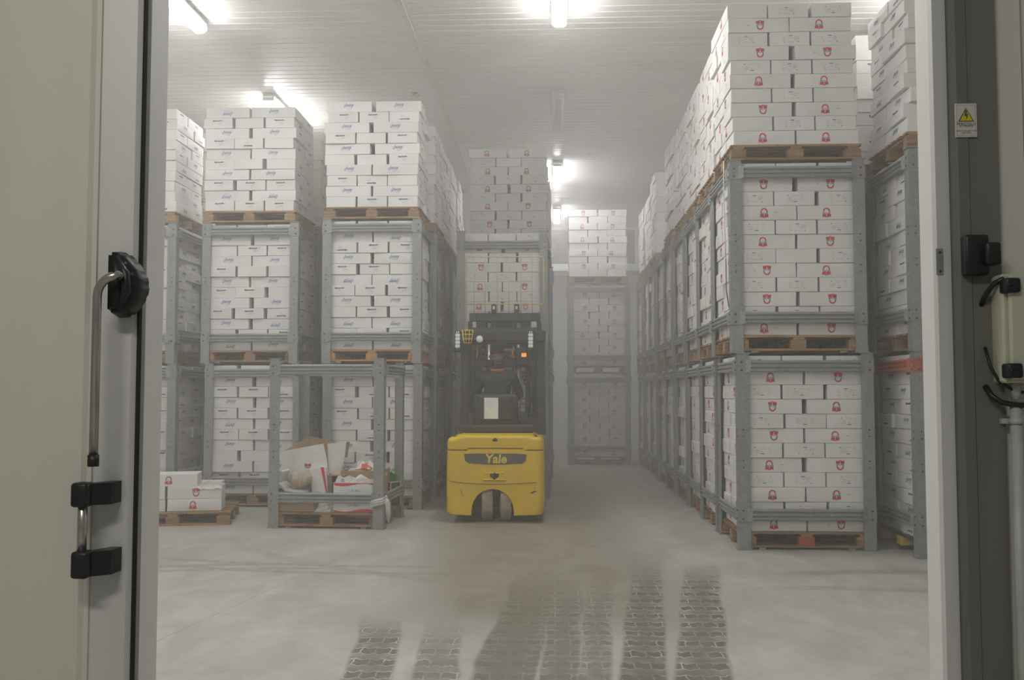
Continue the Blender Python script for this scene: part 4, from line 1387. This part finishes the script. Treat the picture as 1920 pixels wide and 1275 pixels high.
# round lamp and caged lamp
q = MB(M['chassis']); q.cyl((-.215, .60, 2.03), (-.215, .66, 2.03), .046, 16); h_ = fpart('round_lamp_shell', q)
q = MB(M['lens']); q.tube([(-.215, .585, 2.03), (-.215, .60, 2.03)], [.032, .043], 16); fpart('round_lamp', q, h_)
q = MB(M['basketyellow'])
bx, bz0_, bz1_ = -.352, 1.985, 2.135
def ring(z, w, d): return [(bx - w, .53 + .06 - d, z), (bx + w, .53 + .06 - d, z), (bx + w, .53 + .065, z), (bx - w, .53 + .065, z)]
for z, w, d in ((bz1_, .062, .055), (bz1_ - .05, .056, .05), (bz0_ + .048, .050, .045), (bz0_, .040, .035)):
    q.tube(ring(z, w, d), .0038, 5, cap=False)
for k in (-1, -.35, .35, 1):
    q.tube([(bx + k * .062, .535, bz1_), (bx + k * .050, .545, bz0_ + .03), (bx + k * .040, .553, bz0_)], .0038, 5)
for k in (-1, 1):
    q.tube([(bx + k * .062, .595, bz1_), (bx + k * .040, .595, bz0_)], .0038, 5)
cage = fpart('lamp_cage', q); cage['label'] = 'yellow wire cage round a lamp'
q = MB(M['chassis']); q.bbox(.205, .335, .62, .66, 1.72, 1.93, .01); h_ = fpart('light_bracket', q)
q = MB(M['beacon']); q.bbox(.268, .325, .606, .62, 1.825, 1.868, .004); o = fpart('tail_light', q, h_); o['label'] = 'glowing orange tail light'
for x in (-.27, .17):
    q = MB(M['ochre']); q.tube([(x, .82, 1.94), (x + (.015 if x < 0 else -.015), .80, 1.90), (x + .0, .80, 1.82)], .009, 6); fpart('grab_loop', q)
# mast: outer and inner channels, cross members, cylinders and chains
for s in (-1, 1):
    q = MB(M['chassis'])
    q.prism([(s * .36, 1.74), (s * .44, 1.74), (s * .44, 1.76), (s * .38, 1.76), (s * .38, 1.84), (s * .44, 1.84), (s * .44, 1.86), (s * .36, 1.86)], 'z', .10, 2.24)
    fpart('mast_channel', q)
    q = MB(M['chassis'])
    q.prism([(s * .28, 1.76), (s * .35, 1.76), (s * .35, 1.78), (s * .30, 1.78), (s * .30, 1.84), (s * .35, 1.84), (s * .35, 1.86), (s * .28, 1.86)], 'z', .40, 2.40)
    fpart('inner_channel', q)
    q = MB(M['steel']); q.cyl((s * .19, 1.80, .20), (s * .19, 1.80, 2.30), .028, 10); fpart('lift_cylinder', q)
    q = MB(M['bolt']); q.box(s * .12 - .012, s * .12 + .012, 1.80, 1.812, .9, 2.38); fpart('lift_chain', q)
for z0, z1, w in ((2.15, 2.24, .44), (1.74, 1.83, .44), (.55, .66, .44)):
    q = MB(M['chassis']); q.bbox(-w, w, 1.715, 1.735, z0, z1, .006); fpart('cross_member', q)
q = MB(M['chassis']); q.bbox(-.35, .35, 1.73, 1.755, 2.32, 2.42, .006); fpart('cross_member', q)
for x in (-.12, .17):
    q = MB(M['chassis']); q.bbox(x - .032, x + .032, 1.70, 1.74, 2.40, 2.54, .008); q.bbox(x - .016, x + .012, 1.695, 1.70, 2.47, 2.51, .003, M['lens']); fpart('chain_anchor', q)
# raised carriage, forks, cream load guard
q = MB(M['chassis'])
q.bbox(-.45, .47, 1.88, 1.93, 2.33, 2.44, .008); q.bbox(-.45, .47, 1.88, 1.93, 1.98, 2.08, .008)
for x in (-.44, -.2, .22, .45): q.bbox(x - .03, x + .03, 1.885, 1.925, 2.08, 2.33, .006)
q.bbox(-.30, .32, 1.86, 1.88, 2.10, 2.40, .01)
fpart('carriage', q)
for s in (-1, 1):
    q = MB(M['chassis'])
    q.prism([(1.93, 2.44), (1.965, 2.44), (1.965, 1.87), (2.06, 1.86), (3.05, 1.852), (3.05, 1.845), (1.95, 1.83), (1.93, 1.85)], 'x', s * .22 - .05, s * .22 + .05)
    fpart('fork', q)
bk = link('load_guard', None, ft)
bk['label'] = 'cream wire load guard'
def bar(pts, r, nm='guard_bar'):
    q = MB(M['grilleyellow']); q.tube(pts, r, 6); return fpart(nm, q, bk)
by = 1.955
bar([(-.50, by, 2.04), (-.50, by, 3.15), (-.48, by, 3.18), (.49, by, 3.18), (.51, by, 3.15), (.51, by, 2.30)], .009, 'guard_frame')
for x in (-.395, -.25, -.09, .06, .215, .365): bar([(x, by, 2.40), (x, by, 3.18)], .006)
bar([(-.50, by, 2.56), (.51, by, 2.56)], .008)
for i in (0, 1): bar([(.06 + .001 * i, by, 2.86 + .0 * i), (.37, by, 2.86)], .0055) if i == 0 else None
# steering column, wheel, levers
q = MB(M['chassis']); q.cyl((-.10, 1.42, 1.10), (-.10, 1.28, 1.30), .025, 8)
q.tube([(-.10 + .16 * math.cos(2 * math.pi * i / 20), 1.26 + .05 * math.sin(2 * math.pi * i / 20), 1.31 + .15 * math.sin(2 * math.pi * i / 20)) for i in range(21)], .014, 6, cap=False)
q.box(-.25, .05, 1.25, 1.27, 1.30, 1.32)
fpart('steering_wheel', q)
for x, t_ in ((.32, .05), (.39, .09)):
    q = MB(M['chassis']); q.tube([(x, 1.36, 1.12), (x + t_ * .5, 1.30, 1.25), (x + t_, 1.27, 1.33)], .011, 6); q.tube([(x + t_, 1.27, 1.32), (x + t_ + .008, 1.262, 1.365)], .018, 8); fpart('lever', q)

# ------------------------------------------------------------------ the driver, seated, seen from behind
dv = thing('person', 'driver in dark jacket and cap seated on the forklift, facing away', 'person', (FX - .02, FY + .80, 1.09))


def skin_body():
    V, Rr, E_ = [], [], []
    def add(p, r, prev=None):
        V.append(p); Rr.append(r if isinstance(r, tuple) else (r, r))
        if prev is not None: E_.append((prev, len(V) - 1))
        return len(V) - 1
    pel = add((0, 0, .09), (.17, .125))
    w = add((0, -.02, .24), (.155, .115), pel)
    ch = add((0, -.01, .40), (.175, .125), w)
    sh = add((0, .0, .515), (.15, .10), ch)
    nk = add((0, .015, .60), (.058, .058), sh)
    hd0 = add((-.005, .035, .665), (.062, .07), nk)
    hd1 = add((-.008, .04, .74), (.077, .092), hd0)
    hd2 = add((-.008, .035, .81), (.066, .078), hd1)
    ends = {}
    for s in (-1, 1):
        a = add((s * .185, .0, .500), .066, sh)
        el = add((s * .27, .10, .28), .048, a)
        wr = add((s * .14 - .06, .40, .235), .032, el)
        pm = add((s * .115 - .065, .445, .245), (.040, .024), wr)
        ends[s] = (pm, V[pm])
        hp = add((s * .095, .06, .06), .098, pel)
        kn = add((s * .15, .50, .06), .070, hp)
        an = add((s * .14, .60, -.36), .045, kn)
        toe = add((s * .15, .74, -.40), (.045, .035), an)
        # five fingers closing round the wheel rim
        px = Vector(V[pm])
        for k, (dx, ln) in enumerate(((-.030, .050), (-.011, .058), (.010, .055), (.029, .044))):
            f0 = add(tuple(px + Vector((dx, .012, .010))), .0095, pm)
            f1 = add(tuple(px + Vector((dx, .012 + ln * .55, .020))), .0085, f0)
            add(tuple(px + Vector((dx, .012 + ln * .75, -.012))), .0075, f1)
        t0 = add(tuple(px + Vector((-s * .036, -.012, .0))), .011, pm)
        add(tuple(px + Vector((-s * .050, .022, -.010))), .009, t0)
    me = bpy.data.meshes.new('body')
    me.from_pydata(V, E_, [])
    o = bpy.data.objects.new('body', me)
    C.objects.link(o)
    m = o.modifiers.new('skin', 'SKIN')
    m.use_smooth_shade = True
    sk = me.skin_vertices[0].data
    for i, r in enumerate(Rr):
        sk[i].radius = r
        sk[i].use_root = (i == 0)
    o.modifiers.new('sub', 'SUBSURF').levels = 2
    o.modifiers['sub'].render_levels = 2
    dg = bpy.context.evaluated_depsgraph_get()
    m2 = bpy.data.meshes.new_from_object(o.evaluated_get(dg))
    bpy.data.objects.remove(o)
    m2.name = 'body'
    m2.materials.clear()
    for x in ('jacket', 'skin', 'chassis'): m2.materials.append(M[x])
    for p in m2.polygons:
        c = p.center
        hand = c.y > .385 and .15 < c.z < .33 and abs(c.x + .06) < .24
        p.material_index = 1 if (c.z > .665 or hand) else (2 if c.z < -.33 else 0)
        p.use_smooth = True
    # shape the face: brow, nose, chin, eye sockets (the face looks along +y)
    for q in m2.vertices:
        x, y, z = q.co
        if z > .64 and y > .06:
            dx = x + .008
            q.co.y += .024 * math.exp(-(dx / .014) ** 2 - ((z - .735) / .020) ** 2)
            q.co.y -= .008 * math.exp(-((abs(dx) - .03) / .013) ** 2 - ((z - .757) / .011) ** 2)
            q.co.y += .007 * math.exp(-(dx / .03) ** 2 - ((z - .672) / .015) ** 2)
    return m2


body = link('body', skin_body(), dv)
for s in (-1, 1):
    q = MB(M['skin']); q.tube([(s * .078 - .008, .030, .722), (s * .084 - .008, .024, .742), (s * .081 - .008, .022, .764)], [.008, .014, .009], 8); obj('ear', q, dv)
    q = MB(M['paper'], M['ink'])
    bm = bmesh.new(); bmesh.ops.create_uvsphere(bm, u_segments=8, v_segments=6, radius=.010)
    for p in bm.verts: p.co += Vector((s * .030 - .008, .116, .757))
    q.bm(bm, M['paper'], True); q.disc((s * .030 - .008, .1265, .757), .004, 'y', 8, M['ink']); obj('eye', q, dv)
q = MB(M['collar']); q.bbox(-.033, .017, .128, .134, .690, .698, .002); obj('mouth', q, dv)
bm = bmesh.new(); bmesh.ops.create_uvsphere(bm, u_segments=20, v_segments=12, radius=1)
bmesh.ops.delete(bm, geom=[p for p in bm.verts if p.co.z < -.15], context='VERTS')
for p in bm.verts: p.co = (p.co.x * .086 - .008, p.co.y * .104 + .036, p.co.z * .082 + .790)
q = MB(M['jacket']); q.bm(bm, M['jacket'], True)
q.prism([(-.07, .125), (.054, .125), (.045, .19), (-.008, .205), (-.061, .19)], 'z', .776, .782)
obj('cap', q, dv)
q = MB(M['collar']); q.tube([(.078 * math.cos(2 * math.pi * i / 16), .012 + .075 * math.sin(2 * math.pi * i / 16), .590 + .012 * math.sin(2 * math.pi * i / 16)) for i in range(17)], .020, 7, cap=False); obj('collar', q, dv)
q = MB(M['ink']); q.tube([(-.075, -.01, .735), (-.055, -.045, .715), (-.008, -.06, .71), (.04, -.045, .715), (.06, -.01, .735)], [.02, .032, .036, .032, .02], 8); obj('hair', q, dv)


# ------------------------------------------------------------------ the cartons become objects
SHORT = {'left-hand stack facing the doorway': 'left-hand stack', 'stack left of the forklift': 'stack left of forklift', 'stack half hidden by the door': 'stack beside the door',
         'second stack back left of the forklift': 'second row left of forklift', 'third stack back left of the forklift': 'third row left of forklift', 'fourth stack back left of the forklift': 'fourth row left of forklift',
         'fifth stack back left of the forklift': 'fifth row left of forklift', 'stack behind the left-hand stack': 'behind left-hand stack', 'stack behind the door-side stack': 'behind door-side stack',
         'stack the forklift serves': 'stack at the forklift', 'stack behind the forklift load': 'stack behind forklift load', 'last stack on the forklift side': 'last forklift-side stack',
         'lone stack at the aisle end': 'stack at aisle end', 'stack beside the right jamb': 'stack beside right jamb', 'stack behind the right-jamb stack': 'behind right-jamb stack'}


def carton_label(c):
    if isinstance(c['label'], str): return c['label']
    (where, tier), k, nm, row, cnt = c['label']
    v, up = c['v'], ('upside-down ' if c['flip'] else '')
    if not c['end']:
        look = up + ('blue lettering' if c['kind'] == 'blue' else 'red crest')
    elif c['kind'] == 'blue':
        look = 'plain end' if v % 3 == 2 else up + 'dark end print'
    else:
        look = 'plain end' if v % 4 == 3 else up + 'grey end print'
    pos = f'{nm} of {["two", "three"][cnt - 2]}' if row == 'front' else f'back {nm}'
    return f'carton, {look}, {pos}, {ORD[k]} layer, {tier}, {SHORT.get(where, where)}'


GROUPC = {'blue': 'stacked white cartons with blue lettering', 'red': 'stacked white cartons with red crests'}
NAMEC = {'blue': 'blue_lettered_carton', 'red': 'red_crest_carton'}
for c in cartons:
    me, _ = CM[c['kind'], c['v'], c['flip']]
    c['o'] = link(NAMEC[c['kind']], me, None, c['loc'], c['rz'])
bpy.context.view_layer.update()

# which cartons show, and how large: rays from the camera over the picture, through one tree of all the triangles
from mathutils.bvhtree import BVHTree
BV, BF_, BO = [], [], []
own = {c['o'].name: c for c in cartons}
a_, b_ = CL / 2 - .003, CW / 2 - .003
CB = [(-a_, -b_, 0), (a_, -b_, 0), (a_, b_, 0), (-a_, b_, 0), (-a_, -b_, CH), (a_, -b_, CH), (a_, b_, CH), (-a_, b_, CH)]
CBF = [(3, 2, 1, 0), (4, 5, 6, 7), (0, 1, 5, 4), (1, 2, 6, 5), (2, 3, 7, 6), (3, 0, 4, 7)]
for o in C.objects:
    if o.type != 'MESH': continue
    c = own.get(o.name)
    o0 = len(BV)
    mw = o.matrix_world
    if c is not None:
        BV += [mw @ Vector(p) for p in CB]
        BF_ += [tuple(o0 + i for i in f) for f in CBF]
        BO += [c] * 6
    else:
        BV += [mw @ p.co for p in o.data.vertices]
        BF_ += [tuple(o0 + i for i in p.vertices) for p in o.data.polygons]
        BO += [None] * len(o.data.polygons)
tree = BVHTree.FromPolygons(BV, BF_)
hits = {}
Mx = cam.matrix_world
org = Mx.translation
rot = Mx.to_3x3()
NX, NY = 640, 425
for j in range(NY):
    for i in range(NX):
        d = rot @ Vector((((i + .5) / NX - .5) * 1920 / 1800, -((j + .5) / NY - .5) * 1275 / 1800, -1))
        _, _, k_, _ = tree.ray_cast(org, d)
        if k_ is not None and BO[k_] is not None:
            nm_ = BO[k_]['o'].name
            hits[nm_] = hits.get(nm_, 0) + 1
LIMIT = 296
for kind in ('blue', 'red'):
    mine = [c for c in cartons if c['kind'] == kind]
    mine.sort(key=lambda c: -(hits.get(c['o'].name, 0) + (10000 if c.get('keep') else 0)))
    keep = [c for c in mine[:LIMIT] if hits.get(c['o'].name, 0) > 0 or c.get('keep')]
    rest = mine[len(keep):]
    for c in keep:
        tag(c['o'], carton_label(c), 'carton', GROUPC[kind])
    mb = MB(M['carton'])
    for c in rest:
        me, (bv, bf) = CM[kind, c['v'], c['flip']]
        mw = c['o'].matrix_world.copy()
        if hits.get(c['o'].name, 0) > 0:
            o0 = len(mb.v)
            mb.v += [tuple(mw @ p.co) for p in me.vertices]
            for p in me.polygons:
                mb.f.append([o0 + i for i in p.vertices]); mb.mi.append(mb.slot(me.materials[p.material_index])); mb.sm.append(False)
        else:
            h = CH; a, b = CL / 2 - .004, CW / 2 - .004
            mb.add([tuple(mw @ Vector(p)) for p in ((-a, -b, 0), (a, -b, 0), (a, b, 0), (-a, b, 0), (-a, -b, h), (a, -b, h), (a, b, h), (-a, b, h))],
                   [(3, 2, 1, 0), (4, 5, 6, 7), (0, 1, 5, 4), (1, 2, 6, 5), (2, 3, 7, 6), (3, 0, 4, 7)], M['carton'])
        bpy.data.objects.remove(c['o'])
    me = bpy.data.meshes.new('cartons')
    me.from_pydata(mb.v, [], mb.f)
    for m in mb.mats: me.materials.append(m)
    me.polygons.foreach_set('material_index', mb.mi)
    o = link('remaining_' + NAMEC[kind] + 's', me)
    tag(o, {'blue': 'remaining blue-lettered cartons deeper in the stacks', 'red': 'remaining red-crest cartons deeper in the aisle stacks'}[kind], 'cartons', None, 'stuff')

# ------------------------------------------------------------------ cold mist filling the store
for nm_, dens, ya, yb, lab in (('cold_mist_thin', HAZE_NEAR, Y0 + TH + .005, 11.2, 'thin cold mist just inside the doorway'),
                               ('cold_mist_bank', HAZE_FAR, 11.202, Y1 - .01, 'denser bank of cold mist in the aisle from the forklift back')):
    t = NT(nm_)
    t.t.nodes.remove(t.b)
    v_ = t.n('ShaderNodeVolumeScatter')
    v_.inputs['Color'].default_value = (0.935, 0.915, 0.885, 1)
    v_.inputs['Density'].default_value = dens
    v_.inputs['Anisotropy'].default_value = 0.45
    t.link(v_.outputs[0], t.out.inputs['Volume'])
    mb = MB(t.m); mb.box(X0 + .01, X1 - .01, ya, yb, .004, ZC - .004)
    tag(obj('mist', mb), lab, 'mist', None, 'stuff')
